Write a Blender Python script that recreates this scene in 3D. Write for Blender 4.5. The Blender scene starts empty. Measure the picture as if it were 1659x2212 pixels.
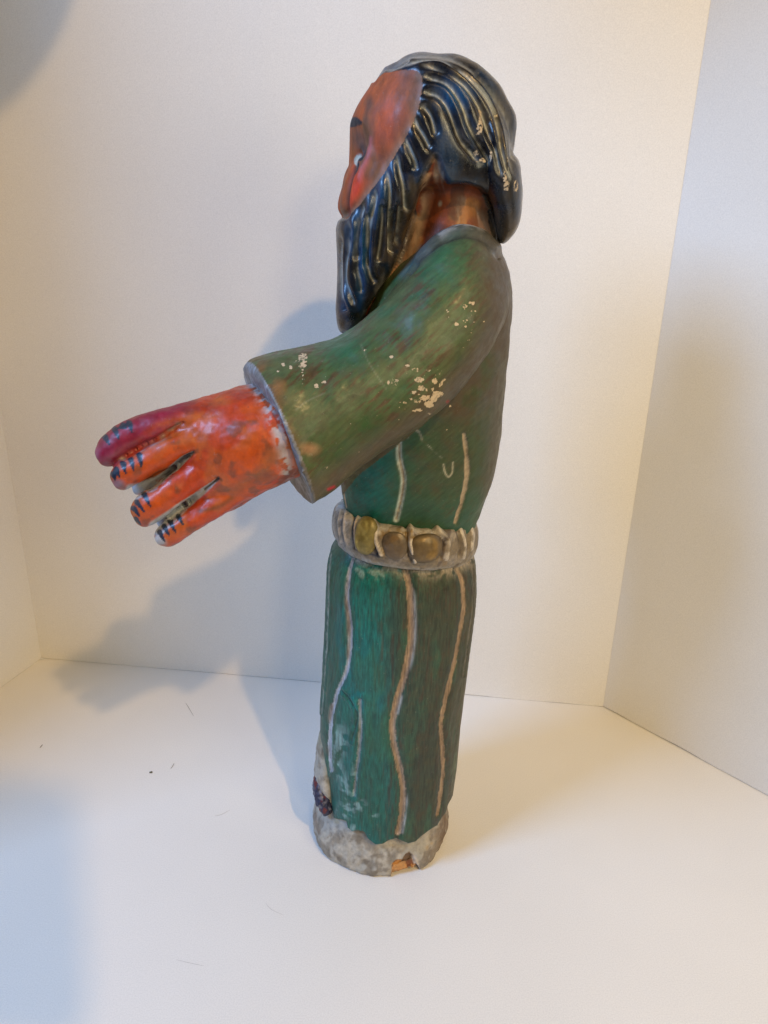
import bpy, math, random
import numpy as np
from mathutils import Vector, Matrix

# ------------------------------------------------------------------ camera
scene = bpy.context.scene
COL = scene.collection
H = 0.39                       # lens height over the board floor, metres
FPX = 1661.0                   # focal length over a 1659 x 2212 frame (26 mm phone lens)
CAM = np.array([0.0, 0.0, H])
ROWS = np.array([[0.99971545, -0.02385412, 0.0],      # world X, Y, Z axes written in camera axes
                 [0.00882495, 0.36984974, -0.92904967],
                 [0.02216166, 0.92878531, 0.36995501]])
cam_d = bpy.data.cameras.new('camera')
cam_d.sensor_fit = 'HORIZONTAL'
cam_d.sensor_width = 36.0
cam_d.lens = 36.0 * FPX / 1659.0
cam_d.clip_start = 0.005
cam_d.clip_end = 50
cam = bpy.data.objects.new('camera', cam_d)
COL.objects.link(cam)
M = Matrix([list(r) for r in ROWS]).to_4x4()
M.translation = Vector(CAM)
cam.matrix_world = M
scene.camera = cam

# ------------------------------------------------------------------ world, lamps, exposure
world = bpy.data.worlds.new('World')
scene.world = world
world.use_nodes = True
bgn = world.node_tree.nodes['Background']
bgn.inputs[0].default_value = (0.72, 0.80, 1.0, 1)
bgn.inputs[1].default_value = 0.05
scene.view_settings.view_transform = 'Standard'
scene.view_settings.look = 'None'
scene.view_settings.exposure = 0.03
scene.view_settings.gamma = 1.0

def lamp(name, loc, target, size, power, color, shape='DISK', size_y=None):
    d = bpy.data.lights.new(name, 'AREA')
    d.shape = shape
    d.size = size
    if size_y: d.size_y = size_y
    d.energy = power
    d.color = color
    o = bpy.data.objects.new(name, d)
    COL.objects.link(o)
    o.location = loc
    o.rotation_euler = (Vector(target) - Vector(loc)).to_track_quat('-Z', 'Y').to_euler()
    return o
# warm lamp close on the right, warm high ceiling lamp, cool window behind on the left
LA = Vector((0.21, -0.39, 0.63))
LB = Vector((0.53, -0.725, 1.43))
lamp('desk_lamp', LA, (0.10, 0.45, 0.15), 0.10, 1.25, (1.0, 0.80, 0.45))
lamp('ceiling_lamp', LB, (0.10, 0.45, 0.15), 0.05, 11.0, (1.0, 0.64, 0.27))
lamp('warm_fill', (0.35, -0.05, 0.50), (0.10, 0.45, 0.15), 0.25, 0.97, (1.0, 0.88, 0.58))  # soft warm fill added from the right, no known lamp stands here
lamp('window', (-0.70, -0.05, 0.90), (0.10, 0.45, 0.15), 0.30, 10.0, (0.29, 0.54, 1.0), 'RECTANGLE', 0.30)

# ------------------------------------------------------------------ helpers
def at(px, py, Y):
    """point of the place seen at (px, py) of the photograph, at depth Y"""
    v = ROWS @ np.array([px - 829.5, 1106.0 - py, -FPX])
    return CAM + v * (Y / v[1])

def on_floor(px, py):
    v = ROWS @ np.array([px - 829.5, 1106.0 - py, -FPX])
    return CAM + v * (-H / v[2])

def S(pts, Y=0.40):
    """a drawn line as metres on the side plane of the figure (X, Z)"""
    return np.array([at(p[0], p[1], Y)[[0, 2]] for p in pts])

def catmull(P, sub):
    P = np.asarray(P, float)
    n = len(P)
    out = []
    for i in range(n - 1):
        p0 = P[max(i - 1, 0)]; p1 = P[i]; p2 = P[i + 1]; p3 = P[min(i + 2, n - 1)]
        for s in range(sub):
            t = s / sub
            out.append(0.5 * ((2 * p1) + (-p0 + p2) * t + (2 * p0 - 5 * p1 + 4 * p2 - p3) * t * t
                              + (-p0 + 3 * p1 - 3 * p2 + p3) * t ** 3))
    out.append(P[-1])
    return np.array(out)

def loft(st, seg=48, sub=4, ex=2.0, cap0=True, cap1=True, round0=False, round1=False):
    """st rows: (ax, ay, bx, by, Y, half_depth[, dy]) ; a and b are the two outline points"""
    rows = []
    for s in st:
        dy = s[6] if len(s) > 6 else 0.0
        a = at(s[0], s[1], s[4] + dy); b = at(s[2], s[3], s[4] - dy)
        rows.append(np.concatenate([a, b, [s[5], s[7] if len(s) > 7 else 0.0]]))
    rows = catmull(rows, sub)
    n = len(rows)
    cs = (rows[:, :3] + rows[:, 3:6]) / 2
    V = []
    for i in range(n):
        c = cs[i]; u = (rows[i, 3:6] - rows[i, :3]) / 2
        t = cs[min(i + 1, n - 1)] - cs[max(i - 1, 0)]
        w = np.array([0.0, -1.0, 0.0]); uu = u / (np.linalg.norm(u) + 1e-12)
        w = w - uu * (w @ uu); w = w / np.linalg.norm(w)
        w = w * rows[i, 6] + np.array([1.0, 0, 0]) * rows[i, 7]
        for k in range(seg):
            a = 2 * math.pi * k / seg
            ca, sa = math.cos(a), math.sin(a)
            e = 2.0 / ex
            V.append(c + u * math.copysign(abs(ca) ** e, ca) + w * math.copysign(abs(sa) ** e, sa))
    F = []
    for i in range(n - 1):
        for k in range(seg):
            k2 = (k + 1) % seg
            F.append((i * seg + k, i * seg + k2, (i + 1) * seg + k2, (i + 1) * seg + k))
    for (i, dr) in ((0, -1), (n - 1, 1)):
        V.append(cs[i])
        ci = len(V) - 1
        for k in range(seg):
            k2 = (k + 1) % seg
            F.append((ci, i * seg + k2, i * seg + k) if dr < 0 else (ci, i * seg + k, i * seg + k2))
    return np.array(V), F

def zloft(st, seg=96, sub=4, ex=2.0):
    """st rows: (z, cx, cy, rx, ry)"""
    rows = catmull(st, sub)
    V = []; F = []
    n = len(rows)
    for z, cx, cy, rx, ry in rows:
        for k in range(seg):
            a = 2 * math.pi * k / seg
            ca, sa = math.cos(a), math.sin(a); e = 2.0 / ex
            V.append((cx + rx * math.copysign(abs(ca) ** e, ca), cy + ry * math.copysign(abs(sa) ** e, sa), z))
    for i in range(n - 1):
        for k in range(seg):
            k2 = (k + 1) % seg
            F.append((i * seg + k, i * seg + k2, (i + 1) * seg + k2, (i + 1) * seg + k))
    V.append((rows[0, 1], rows[0, 2], rows[0, 0])); V.append((rows[-1, 1], rows[-1, 2], rows[-1, 0]))
    for k in range(seg):
        k2 = (k + 1) % seg
        F.append((len(V) - 2, k2, k))
        F.append((len(V) - 1, (n - 1) * seg + k, (n - 1) * seg + k2))
    return np.array(V), F

def merge(parts):
    V = []; F = []; o = 0
    for v, f in parts:
        V.append(v); F += [tuple(i + o for i in q) for q in f]; o += len(v)
    return np.concatenate(V), F

def solid(parts, voxel, smooth=4):
    """weld closed shells into one skin; returns numpy verts, quads"""
    me0 = bpy.data.meshes.new('tmp')
    ob = bpy.data.objects.new('tmp', me0)
    COL.objects.link(ob)
    v, f = merge(parts)
    me0.from_pydata(v.tolist(), [], f)
    import bmesh
    bm = bmesh.new(); bm.from_mesh(me0)
    bmesh.ops.recalc_face_normals(bm, faces=bm.faces)
    bm.to_mesh(me0); bm.free()
    md = ob.modifiers.new('r', 'REMESH'); md.mode = 'VOXEL'; md.voxel_size = voxel
    dg = bpy.context.evaluated_depsgraph_get()
    ev = ob.evaluated_get(dg)
    me = ev.to_mesh()
    n = len(me.vertices)
    V = np.empty(n * 3); me.vertices.foreach_get('co', V); V = V.reshape(-1, 3)
    nl = len(me.loops); li = np.empty(nl, np.int64); me.loops.foreach_get('vertex_index', li)
    Q = li.reshape(-1, 4).copy()
    ev.to_mesh_clear()
    bpy.data.objects.remove(ob); bpy.data.meshes.remove(me0)
    return relax(V, Q, smooth), Q

def relax(V, Q, it, w=None):
    E = np.concatenate([Q[:, [0, 1]], Q[:, [1, 2]], Q[:, [2, 3]], Q[:, [3, 0]]])
    deg = np.bincount(E.ravel(), minlength=len(V)).astype(float)
    for k in range(it):
        A = np.empty_like(V)
        for c in range(3):
            A[:, c] = (np.bincount(E[:, 0], V[E[:, 1], c], len(V)) + np.bincount(E[:, 1], V[E[:, 0], c], len(V))) / deg
        s = 0.6 if w is None else 0.6 * w[:, None]
        V = V + s * (A - V)
    return V

def normals(V, Q):
    a = V[Q[:, 2]] - V[Q[:, 0]]; b = V[Q[:, 3]] - V[Q[:, 1]]
    fn = np.cross(a, b)
    N = np.zeros_like(V)
    for c in range(3):
        for k in range(4):
            N[:, c] += np.bincount(Q[:, k], fn[:, c], len(V))
    return N / (np.linalg.norm(N, axis=1, keepdims=True) + 1e-12)

_rng = np.random.RandomState(5)
_T = _rng.rand(32, 32, 32)
def vnoise(P):
    i = np.floor(P).astype(int); f = P - i; f = f * f * (3 - 2 * f)
    i0 = i % 32; i1 = (i + 1) % 32
    def g(a, b, c): return _T[a, b, c]
    x0, y0, z0 = i0.T; x1, y1, z1 = i1.T; fx, fy, fz = f.T
    return ((g(x0, y0, z0) * (1 - fx) + g(x1, y0, z0) * fx) * (1 - fy) + (g(x0, y1, z0) * (1 - fx) + g(x1, y1, z0) * fx) * fy) * (1 - fz) \
        + ((g(x0, y0, z1) * (1 - fx) + g(x1, y0, z1) * fx) * (1 - fy) + (g(x0, y1, z1) * (1 - fx) + g(x1, y1, z1) * fx) * fy) * fz

def fbm(P, scale, oct=3, off=0.0):
    if np.isscalar(scale): scale = (scale,) * 3
    P = P * np.array(scale) + off
    s = 0; a = 1; t = 0
    for k in range(oct):
        s = s + a * vnoise(P * 2 ** k + 7.3 * k); t += a; a *= 0.5
    return s / t                                   # 0..1, mean .5

def side(V, ymid=0.40):
    """carver's side template: both flanks seen on the figure's middle plane (X, Z)"""
    y = ymid - np.abs(V[:, 1] - ymid)
    t = (ymid / y)[:, None]
    P = CAM + (np.stack([V[:, 0], y, V[:, 2]], 1) - CAM) * t
    return P[:, [0, 2]]

def dline(T, pts, smooth=4, closed=False, Y=0.40):
    """distance (m) from template points T to a drawn line, and position 0..1 along it"""
    L = S(pts, Y)
    if smooth: L = catmull(L, smooth)
    lo = L.min(0) - 0.012; hi = L.max(0) + 0.012
    m = np.where(((T > lo) & (T < hi)).all(1))[0]
    D = np.full(len(T), 1.0); U = np.zeros(len(T))
    if len(m) == 0: return D, U
    t = T[m]; best = np.full(len(m), 1.0); bu = np.zeros(len(m))
    n = len(L) - 1
    for i in range(n):
        a = L[i]; d = L[i + 1] - a
        k = np.clip(((t - a) @ d) / (d @ d + 1e-15), 0, 1)
        q = np.linalg.norm(t - a - k[:, None] * d, axis=1)
        w = q < best
        best[w] = q[w]; bu[w] = (i + k[w]) / n
    D[m] = best; U[m] = bu
    return D, U

def inside(T, pts, Y=0.40):
    L = S(pts, Y)
    r = np.zeros(len(T), bool)
    j = len(L) - 1
    for i in range(len(L)):
        c = ((L[i, 1] > T[:, 1]) != (L[j, 1] > T[:, 1]))
        x = (L[j, 0] - L[i, 0]) * (T[:, 1] - L[i, 1]) / (L[j, 1] - L[i, 1] + 1e-15) + L[i, 0]
        r ^= c & (T[:, 0] < x)
        j = i
    return r

def soft_in(T, pts, w, Y=0.40):
    """1 inside the outline, 0 outside, blended over w metres"""
    r = inside(T, pts, Y)
    d, _ = dline(T, list(pts) + [pts[0]], 0, Y=Y)
    return np.clip(0.5 + np.where(r, d, -d) / w, 0, 1)

def spot(T, p, r, Y=0.40, ry=None):
    c = S([p], Y)[0]; ry = ry or r
    d = np.sqrt(((T[:, 0] - c[0]) / r) ** 2 + ((T[:, 1] - c[1]) / ry) ** 2)
    return np.clip(1.4 - 1.4 * d, 0, 1) if True else d

def gauss(d, w): return np.exp(-(d / w) ** 2)
def mixc(C, c, k):
    k = np.clip(k, 0, 1)[:, None]
    return C * (1 - k) + np.array(c)[None] * k
def ss(x, a, b):
    t = np.clip((x - a) / (b - a), 0, 1); return t * t * (3 - 2 * t)

MESHES = {}
def make(name, V, Q, mat, parent, paint=None, wear=None, gloss=None, sel=None):
    """one mesh object; sel picks faces"""
    if sel is not None: Q = Q[sel]
    Q = np.asarray(Q)
    u, inv = np.unique(Q.ravel(), return_inverse=True)
    V2 = V[u]; F = inv.reshape(Q.shape)
    me = bpy.data.meshes.new(name)
    k = F.shape[1]
    me.vertices.add(len(V2)); me.vertices.foreach_set('co', V2.astype(np.float32).ravel())
    me.loops.add(F.size); me.loops.foreach_set('vertex_index', F.astype(np.int32).ravel())
    me.polygons.add(len(F))
    me.polygons.foreach_set('loop_start', np.arange(0, F.size, k, dtype=np.int32))
    me.polygons.foreach_set('loop_total', np.full(len(F), k, np.int32))
    me.update(calc_edges=True); me.validate()
    me.polygons.foreach_set('use_smooth', np.ones(len(F), bool))
    def attr(nm, arr):
        a = me.attributes.new(nm, 'FLOAT_COLOR', 'POINT')
        c = np.ones((len(V2), 4), np.float32); c[:, :3] = arr
        a.data.foreach_set('color', c.ravel())
    if paint is not None: attr('paint', np.clip(paint[u], 0, 1))
    if wear is not None: attr('wear', np.clip(wear[u], 0, 1))
    me.materials.append(mat)
    o = bpy.data.objects.new(name, me)
    COL.objects.link(o)
    if parent is not None: o.parent = parent
    return o

# ------------------------------------------------------------------ materials
def new_mat(name):
    m = bpy.data.materials.new(name); m.use_nodes = True
    nt = m.node_tree
    return m, nt, nt.nodes['Principled BSDF']

def node(nt, t, **kw):
    n = nt.nodes.new(t)
    for k, v in kw.items():
        if k.startswith('i_'):
            key = k[2:]
            n.inputs[int(key) if key.isdigit() else key].default_value = v
        else: setattr(n, k, v)
    return n

def painted(name, rough=0.38, coat=0.35, streak=(260, 260, 60), grit=0.8, mottle=0.45, chip=(0.66, 0.52, 0.34), bump=0.12, rot=0.0):
    """old paint over gesso: colour from the carved piece's own 'paint' layer, broken up by
    fine brush streaks; 'wear' red = gesso showing through, green = grime, blue = gloss"""
    m, nt, P = new_mat(name)
    L = nt.links.new
    tc = node(nt, 'ShaderNodeTexCoord')
    mp = node(nt, 'ShaderNodeMapping', vector_type='TEXTURE'); mp.inputs['Rotation'].default_value = (0, rot, 0)
    mp.inputs['Scale'].default_value = [1 / q for q in streak]
    L(tc.outputs['Object'], mp.inputs[0])
    n1 = node(nt, 'ShaderNodeTexNoise', i_Scale=1.0, i_Detail=5.0, i_Roughness=0.62)
    L(mp.outputs[0], n1.inputs['Vector'])
    n2 = node(nt, 'ShaderNodeTexNoise', i_Scale=900.0, i_Detail=4.0, i_Roughness=0.6)
    L(tc.outputs['Object'], n2.inputs['Vector'])
    n3 = node(nt, 'ShaderNodeTexNoise', i_Scale=160.0, i_Detail=6.0, i_Roughness=0.65)
    L(tc.outputs['Object'], n3.inputs['Vector'])
    pa = node(nt, 'ShaderNodeAttribute', attribute_name='paint')
    we = node(nt, 'ShaderNodeAttribute', attribute_name='wear')
    sw = node(nt, 'ShaderNodeSeparateColor'); L(we.outputs['Color'], sw.inputs[0])
    # value variation
    r1 = node(nt, 'ShaderNodeMapRange', i_1=0.3, i_2=0.7, i_3=1.0 - mottle, i_4=1.0 + mottle)
    L(n1.outputs[0], r1.inputs[0])
    r3 = node(nt, 'ShaderNodeMapRange', i_1=0.3, i_2=0.7, i_3=1.0 - mottle * .4, i_4=1.0 + mottle * .4)
    L(n3.outputs[0], r3.inputs[0])
    mu = node(nt, 'ShaderNodeMath', operation='MULTIPLY'); L(r1.outputs[0], mu.inputs[0]); L(r3.outputs[0], mu.inputs[1])
    vm = node(nt, 'ShaderNodeVectorMath', operation='SCALE'); L(pa.outputs['Color'], vm.inputs[0]); L(mu.outputs[0], vm.inputs['Scale'])
    # grime
    gm = node(nt, 'ShaderNodeMath', operation='MULTIPLY_ADD', i_1=1.2, i_2=-0.6); L(n3.outputs[0], gm.inputs[0])
    ga = node(nt, 'ShaderNodeMath', operation='ADD'); L(gm.outputs[0], ga.inputs[0]); L(sw.outputs[1], ga.inputs[1])
    gr = node(nt, 'ShaderNodeMapRange', i_1=0.30, i_2=0.75, i_3=0.0, i_4=0.85); L(ga.outputs[0], gr.inputs[0])
    mg = node(nt, 'ShaderNodeMix', data_type='RGBA'); L(gr.outputs[0], mg.inputs[0]); L(vm.outputs[0], mg.inputs[6])
    mg.inputs[7].default_value = (0.075, 0.048, 0.024, 1)
    # fine pale scuffs and dark specks
    n4 = node(nt, 'ShaderNodeTexNoise', i_Scale=620.0, i_Detail=8.0, i_Roughness=0.72)
    L(tc.outputs['Object'], n4.inputs['Vector'])
    s4 = node(nt, 'ShaderNodeMapRange', i_1=0.62, i_2=0.70, i_3=0.0, i_4=0.30); L(n4.outputs[0], s4.inputs[0])
    m4 = node(nt, 'ShaderNodeMix', data_type='RGBA'); L(s4.outputs[0], m4.inputs[0]); L(mg.outputs[2], m4.inputs[6]); m4.inputs[7].default_value = (0.36, 0.33, 0.26, 1)
    s5 = node(nt, 'ShaderNodeMapRange', i_1=0.36, i_2=0.30, i_3=0.0, i_4=0.65); L(n4.outputs[0], s5.inputs[0])
    mg = node(nt, 'ShaderNodeMix', data_type='RGBA'); L(s5.outputs[0], mg.inputs[0]); L(m4.outputs[2], mg.inputs[6]); mg.inputs[7].default_value = (0.020, 0.016, 0.012, 1)
    # gesso chips with a hard broken edge
    ca = node(nt, 'ShaderNodeMath', operation='MULTIPLY_ADD', i_1=grit, i_2=-grit / 2); L(n2.outputs[0], ca.inputs[0])
    cb = node(nt, 'ShaderNodeMath', operation='MULTIPLY_ADD', i_1=grit * 1.4, i_2=-grit * .7); L(n3.outputs[0], cb.inputs[0])
    cc = node(nt, 'ShaderNodeMath', operation='ADD'); L(ca.outputs[0], cc.inputs[0]); L(cb.outputs[0], cc.inputs[1])
    cd = node(nt, 'ShaderNodeMath', operation='ADD'); L(cc.outputs[0], cd.inputs[0]); L(sw.outputs[0], cd.inputs[1])
    cr = node(nt, 'ShaderNodeMapRange', i_1=0.47, i_2=0.58, i_3=0.0, i_4=1.0); L(cd.outputs[0], cr.inputs[0])
    ch = node(nt, 'ShaderNodeMix', data_type='RGBA', i_6=(*[c * .62 for c in chip], 1), i_7=(*chip, 1)); L(n1.outputs[0], ch.inputs[0])
    mc = node(nt, 'ShaderNodeMix', data_type='RGBA'); L(cr.outputs[0], mc.inputs[0]); L(mg.outputs[2], mc.inputs[6]); L(ch.outputs[2], mc.inputs[7])
    L(mc.outputs[2], P.inputs['Base Color'])
    # roughness
    rr = node(nt, 'ShaderNodeMapRange', i_1=0.3, i_2=0.75, i_3=rough - .08, i_4=rough + .2); L(n3.outputs[0], rr.inputs[0])
    ra = node(nt, 'ShaderNodeMath', operation='MULTIPLY_ADD', i_1=0.35); L(cr.outputs[0], ra.inputs[0]); L(rr.outputs[0], ra.inputs[2])
    L(ra.outputs[0], P.inputs['Roughness'])
    ct = node(nt, 'ShaderNodeMath', operation='MULTIPLY', i_1=coat); L(sw.outputs[2], ct.inputs[0])
    L(ct.outputs[0], P.inputs['Coat Weight'])
    P.inputs['Coat Roughness'].default_value = 0.18
    # relief
    hs = node(nt, 'ShaderNodeMath', operation='MULTIPLY_ADD', i_1=-0.8); L(cr.outputs[0], hs.inputs[0]); L(n1.outputs[0], hs.inputs[2])
    h2 = node(nt, 'ShaderNodeMath', operation='MULTIPLY_ADD', i_1=0.5); L(n2.outputs[0], h2.inputs[0]); L(hs.outputs[0], h2.inputs[2])
    bp = node(nt, 'ShaderNodeBump', i_Strength=bump * 2, i_Distance=0.0006); L(h2.outputs[0], bp.inputs['Height'])
    L(bp.outputs[0], P.inputs['Normal'])
    return m

def board_mat(name, col, rough=0.55):
    m, nt, P = new_mat(name)
    L = nt.links.new
    tc = node(nt, 'ShaderNodeTexCoord')
    n1 = node(nt, 'ShaderNodeTexNoise', i_Scale=1300.0, i_Detail=3.0); L(tc.outputs['Object'], n1.inputs['Vector'])
    n2 = node(nt, 'ShaderNodeTexNoise', i_Scale=9.0, i_Detail=4.0); L(tc.outputs['Object'], n2.inputs['Vector'])
    n3 = node(nt, 'ShaderNodeTexNoise', i_Scale=260.0, i_Detail=2.0); L(tc.outputs['Object'], n3.inputs['Vector'])
    a = node(nt, 'ShaderNodeMapRange', i_1=0.3, i_2=0.7, i_3=0.94, i_4=1.06); L(n1.outputs[0], a.inputs[0])
    b = node(nt, 'ShaderNodeMapRange', i_1=0.3, i_2=0.7, i_3=0.975, i_4=1.02); L(n2.outputs[0], b.inputs[0])
    c = node(nt, 'ShaderNodeMath', operation='MULTIPLY'); L(a.outputs[0], c.inputs[0]); L(b.outputs[0], c.inputs[1])
    s = node(nt, 'ShaderNodeVectorMath', operation='SCALE'); s.inputs[0].default_value = col; L(c.outputs[0], s.inputs['Scale'])
    L(s.outputs[0], P.inputs['Base Color'])
    P.inputs['Roughness'].default_value = rough
    P.inputs['Specular IOR Level'].default_value = 0.3
    bp = node(nt, 'ShaderNodeBump', i_Strength=0.08, i_Distance=0.0003); L(n3.outputs[0], bp.inputs['Height'])
    L(bp.outputs[0], P.inputs['Normal'])
    return m

def plain(name, col, rough=0.5, metal=0.0):
    m, nt, P = new_mat(name)
    tc = node(nt, 'ShaderNodeTexCoord')
    n = node(nt, 'ShaderNodeTexNoise', i_Scale=500.0, i_Detail=4.0); nt.links.new(tc.outputs['Object'], n.inputs['Vector'])
    x = node(nt, 'ShaderNodeMix', data_type='RGBA', i_6=(*[c * .7 for c in col], 1), i_7=(*[min(1, c * 1.25) for c in col], 1))
    nt.links.new(n.outputs[0], x.inputs[0]); nt.links.new(x.outputs[2], P.inputs['Base Color'])
    P.inputs['Roughness'].default_value = rough; P.inputs['Metallic'].default_value = metal
    return m

BOARD = board_mat('white_board', (0.80, 0.775, 0.73))
ROBE = painted('green_robe_paint', rough=0.44, coat=0.05, streak=(90, 300, 620), mottle=0.26, rot=math.radians(-42))
ROBE.node_tree.nodes['Principled BSDF'].inputs['Specular IOR Level'].default_value = 0.36
SKIRT = painted('green_skirt_paint', rough=0.48, coat=0.06, streak=(900, 900, 110), mottle=0.5)
SKIN = painted('red_skin_paint', rough=0.47, coat=0.08, streak=(300, 300, 200), mottle=0.22)
HANDM = painted('orange_hand_paint', rough=0.42, coat=0.14, streak=(300, 300, 200), mottle=0.2)
FACEM = painted('red_face_paint', rough=0.56, coat=0.0, streak=(260, 260, 120), mottle=0.3)
HAIR = painted('black_hair_paint', rough=0.29, coat=0.20, streak=(500, 500, 160), mottle=0.4, chip=(0.62, 0.50, 0.36))
BASEM = painted('worn_base_paint', rough=0.5, coat=0.2, streak=(300, 300, 300), mottle=0.22, bump=0.2)
BELTM = painted('belt_paint', rough=0.42, coat=0.3, streak=(500, 500, 500), mottle=0.3, chip=(0.50, 0.42, 0.34), bump=0.2)

# ------------------------------------------------------------------ the white board corner
def prism(poly, z0, z1):
    n = len(poly)
    V = [(x, y, z0) for x, y in poly] + [(x, y, z1) for x, y in poly]
    F = [tuple(range(n))[::-1], tuple(range(n, 2 * n))] + [(i, (i + 1) % n, n + (i + 1) % n, n + i) for i in range(n)]
    return V, F

def slab(name, poly, z0, z1, mat):
    import bmesh
    V, F = prism(poly, z0, z1)
    me = bpy.data.meshes.new(name); me.from_pydata(V, [], F)
    bm = bmesh.new(); bm.from_mesh(me); bmesh.ops.recalc_face_normals(bm, faces=bm.faces)
    bmesh.ops.bevel(bm, geom=list(bm.edges), offset=0.00015, segments=1, affect='EDGES')
    bm.to_mesh(me); bm.free()
    me.materials.append(mat)
    o = bpy.data.objects.new(name, me); COL.objects.link(o)
    o['kind'] = 'structure'
    return o

A = on_floor(90, 1422)[:2]; B = on_floor(1302, 1527)[:2]
dl = on_floor(0, 1487)[:2] - A; dl /= np.linalg.norm(dl)
dr = on_floor(1659, 1720)[:2] - B; dr /= np.linalg.norm(dr)
db = (B - A) / np.linalg.norm(B - A)
nb = np.array([-db[1], db[0]])          # away from the camera
nl = np.array([dl[1], -dl[0]]);  nl = nl if nl[0] < 0 else -nl
nr = np.array([dr[1], -dr[0]]);  nr = nr if nr[0] > 0 else -nr
TH = 0.005
def wallpoly(p, q, n): return [tuple(p), tuple(q), tuple(q + n * TH), tuple(p + n * TH)]
WALL_H = 0.76
def wall(name, p, q, n, z0, jit, seed, mat):
    # a board standing on the floor board: its lower edge is cut by hand, so the joint opens and closes
    L_ = np.linalg.norm(q - p); N_ = int(L_ / 0.004); V = []; F = []
    rg = np.random.RandomState(seed)
    ctl = np.interp(np.arange(N_ + 1), np.arange(0, N_ + 5, 4), rg.rand(len(np.arange(0, N_ + 5, 4))))
    fine = rg.rand(N_ + 1)
    for i in range(N_ + 1):
        c = p + (q - p) * i / N_
        zb = z0 + jit * (ctl[i] ** 2 + .25 * fine[i])
        w_ = n * (0.00018 * (ctl[i] - .5))
        for (o_, z_) in ((w_, zb), (w_, WALL_H), (n * TH, WALL_H), (n * TH, zb)):
            V.append((c[0] + o_[0], c[1] + o_[1], z_))
    for i in range(N_):
        for k in range(4):
            F.append((i * 4 + k, i * 4 + (k + 1) % 4, i * 4 + 4 + (k + 1) % 4, i * 4 + 4 + k))
    F.append((0, 1, 2, 3)); F.append(tuple(N_ * 4 + k for k in (3, 2, 1, 0)))
    import bmesh
    me = bpy.data.meshes.new(name); me.from_pydata(V, [], F)
    bm = bmesh.new(); bm.from_mesh(me); bmesh.ops.recalc_face_normals(bm, faces=bm.faces); bm.to_mesh(me); bm.free()
    me.materials.append(mat)
    o = bpy.data.objects.new(name, me); COL.objects.link(o); o['kind'] = 'structure'
    return o
wall('back_wall', A, B, nb, 0.0002, 0.0006, 1, BOARD)
wall('left_wall', A + nb * 0.0004, A + dl * 0.34, nl, 0.0001, 0.0003, 2, BOARD)
wall('right_wall', B + nb * 0.0004, B + dr * 0.42, nr, 0.0005, 0.0008, 3, BOARD)
fl = [A + nb * .02 - db * .02, B + nb * .02 + db * .02, B + nr * .02 + dr * 0.5, np.array([0.75, -0.35]), np.array([-0.65, -0.35]), A + dl * 0.46 + nl * .02]
floor = slab('floor', [tuple(p) for p in fl], -TH, 0.0, BOARD)
tb = slab('table_top', [(-1.2, -0.8), (1.2, -0.8), (1.2, 1.2), (-1.2, 1.2)], -0.03, -TH - 0.0006, plain('table_wood', (0.22, 0.17, 0.13), 0.5))

# ------------------------------------------------------------------ the carved figure
fig = bpy.data.objects.new('carved_figure', None)
COL.objects.link(fig)
fig.location = (0.004, 0.405, 0.0)
fig['label'] = 'carved and painted wooden bearded figure in a green robe with one red hand held out'
fig['category'] = 'statue'
ORI = np.array([0.004, 0.405, 0.0])
def part(name, V, Q, mat, paint, wear, sel=None, parent=None, label=None):
    if parent is None: parent = fig
    o = make(name, V - ORI if parent is fig else V - ORI, Q, mat, parent, paint, wear, sel=sel)
    if label: o['label'] = label
    return o

GREEN = (0.058, 0.098, 0.034); TEAL = (0.006, 0.118, 0.108); OLIVE = (0.050, 0.070, 0.030)
BROWN = (0.085, 0.060, 0.028); GESSO = (0.60, 0.47, 0.31)

# ---- robe top with both sleeves ---------------------------------------------------------
torso = loft([(945, 497, 1060, 497, .40, .012), (915, 515, 1070, 515, .40, .024), (885, 540, 1080, 540, .40, .033), (850, 575, 1092, 575, .40, .038),
              (815, 620, 1101, 620, .40, .042), (785, 700, 1100, 700, .40, .043), (760, 800, 1092, 800, .40, .043),
              (744, 900, 1084, 900, .40, .042), (736, 980, 1073, 980, .40, .040), (735, 1030, 1062, 1030, .40, .038),
              (741, 1070, 1046, 1070, .40, .036), (748, 1110, 1031, 1110, .40, .034), (756, 1170, 1018, 1170, .40, .032)], ex=2.25)
sleeve = loft([(1062, 522, 1085, 560, .392, .010), (1030, 497, 1095, 590, .386, .024), (992, 489, 1096, 628, .378, .031), (940, 517, 1086, 680, .370, .034),
               (897, 563, 1064, 735, .365, .035), (860, 617, 1030, 788, .360, .035), (815, 666, 985, 843, .355, .034),
               (765, 708, 925, 898, .350, .034), (710, 738, 862, 945, .346, .034), (655, 751, 798, 988, .342, .034),
               (605, 759, 738, 1028, .338, .034, 0, .004), (568, 770, 694, 1058, .335, .034, 0, .008), (546, 780, 668, 1074, .333, .034, 0, .010), (538, 790, 658, 1079, .3325, .0330, 0, .013), (536, 797, 652, 1074, .3325, .030, 0, .013)], ex=2.3)
far = loft([(1050, 522, 1080, 560, .410, .010), (1010, 497, 1090, 600, .425, .024), (950, 520, 1086, 670, .437, .027),
            (910, 590, 1050, 740, .440, .028), (880, 680, 1000, 800, .438, .026), (850, 760, 950, 850, .436, .024), (830, 820, 910, 890, .434, .02)])
V, Q = solid([torso, sleeve, far], 0.00072, 7)
T = side(V)
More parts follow.
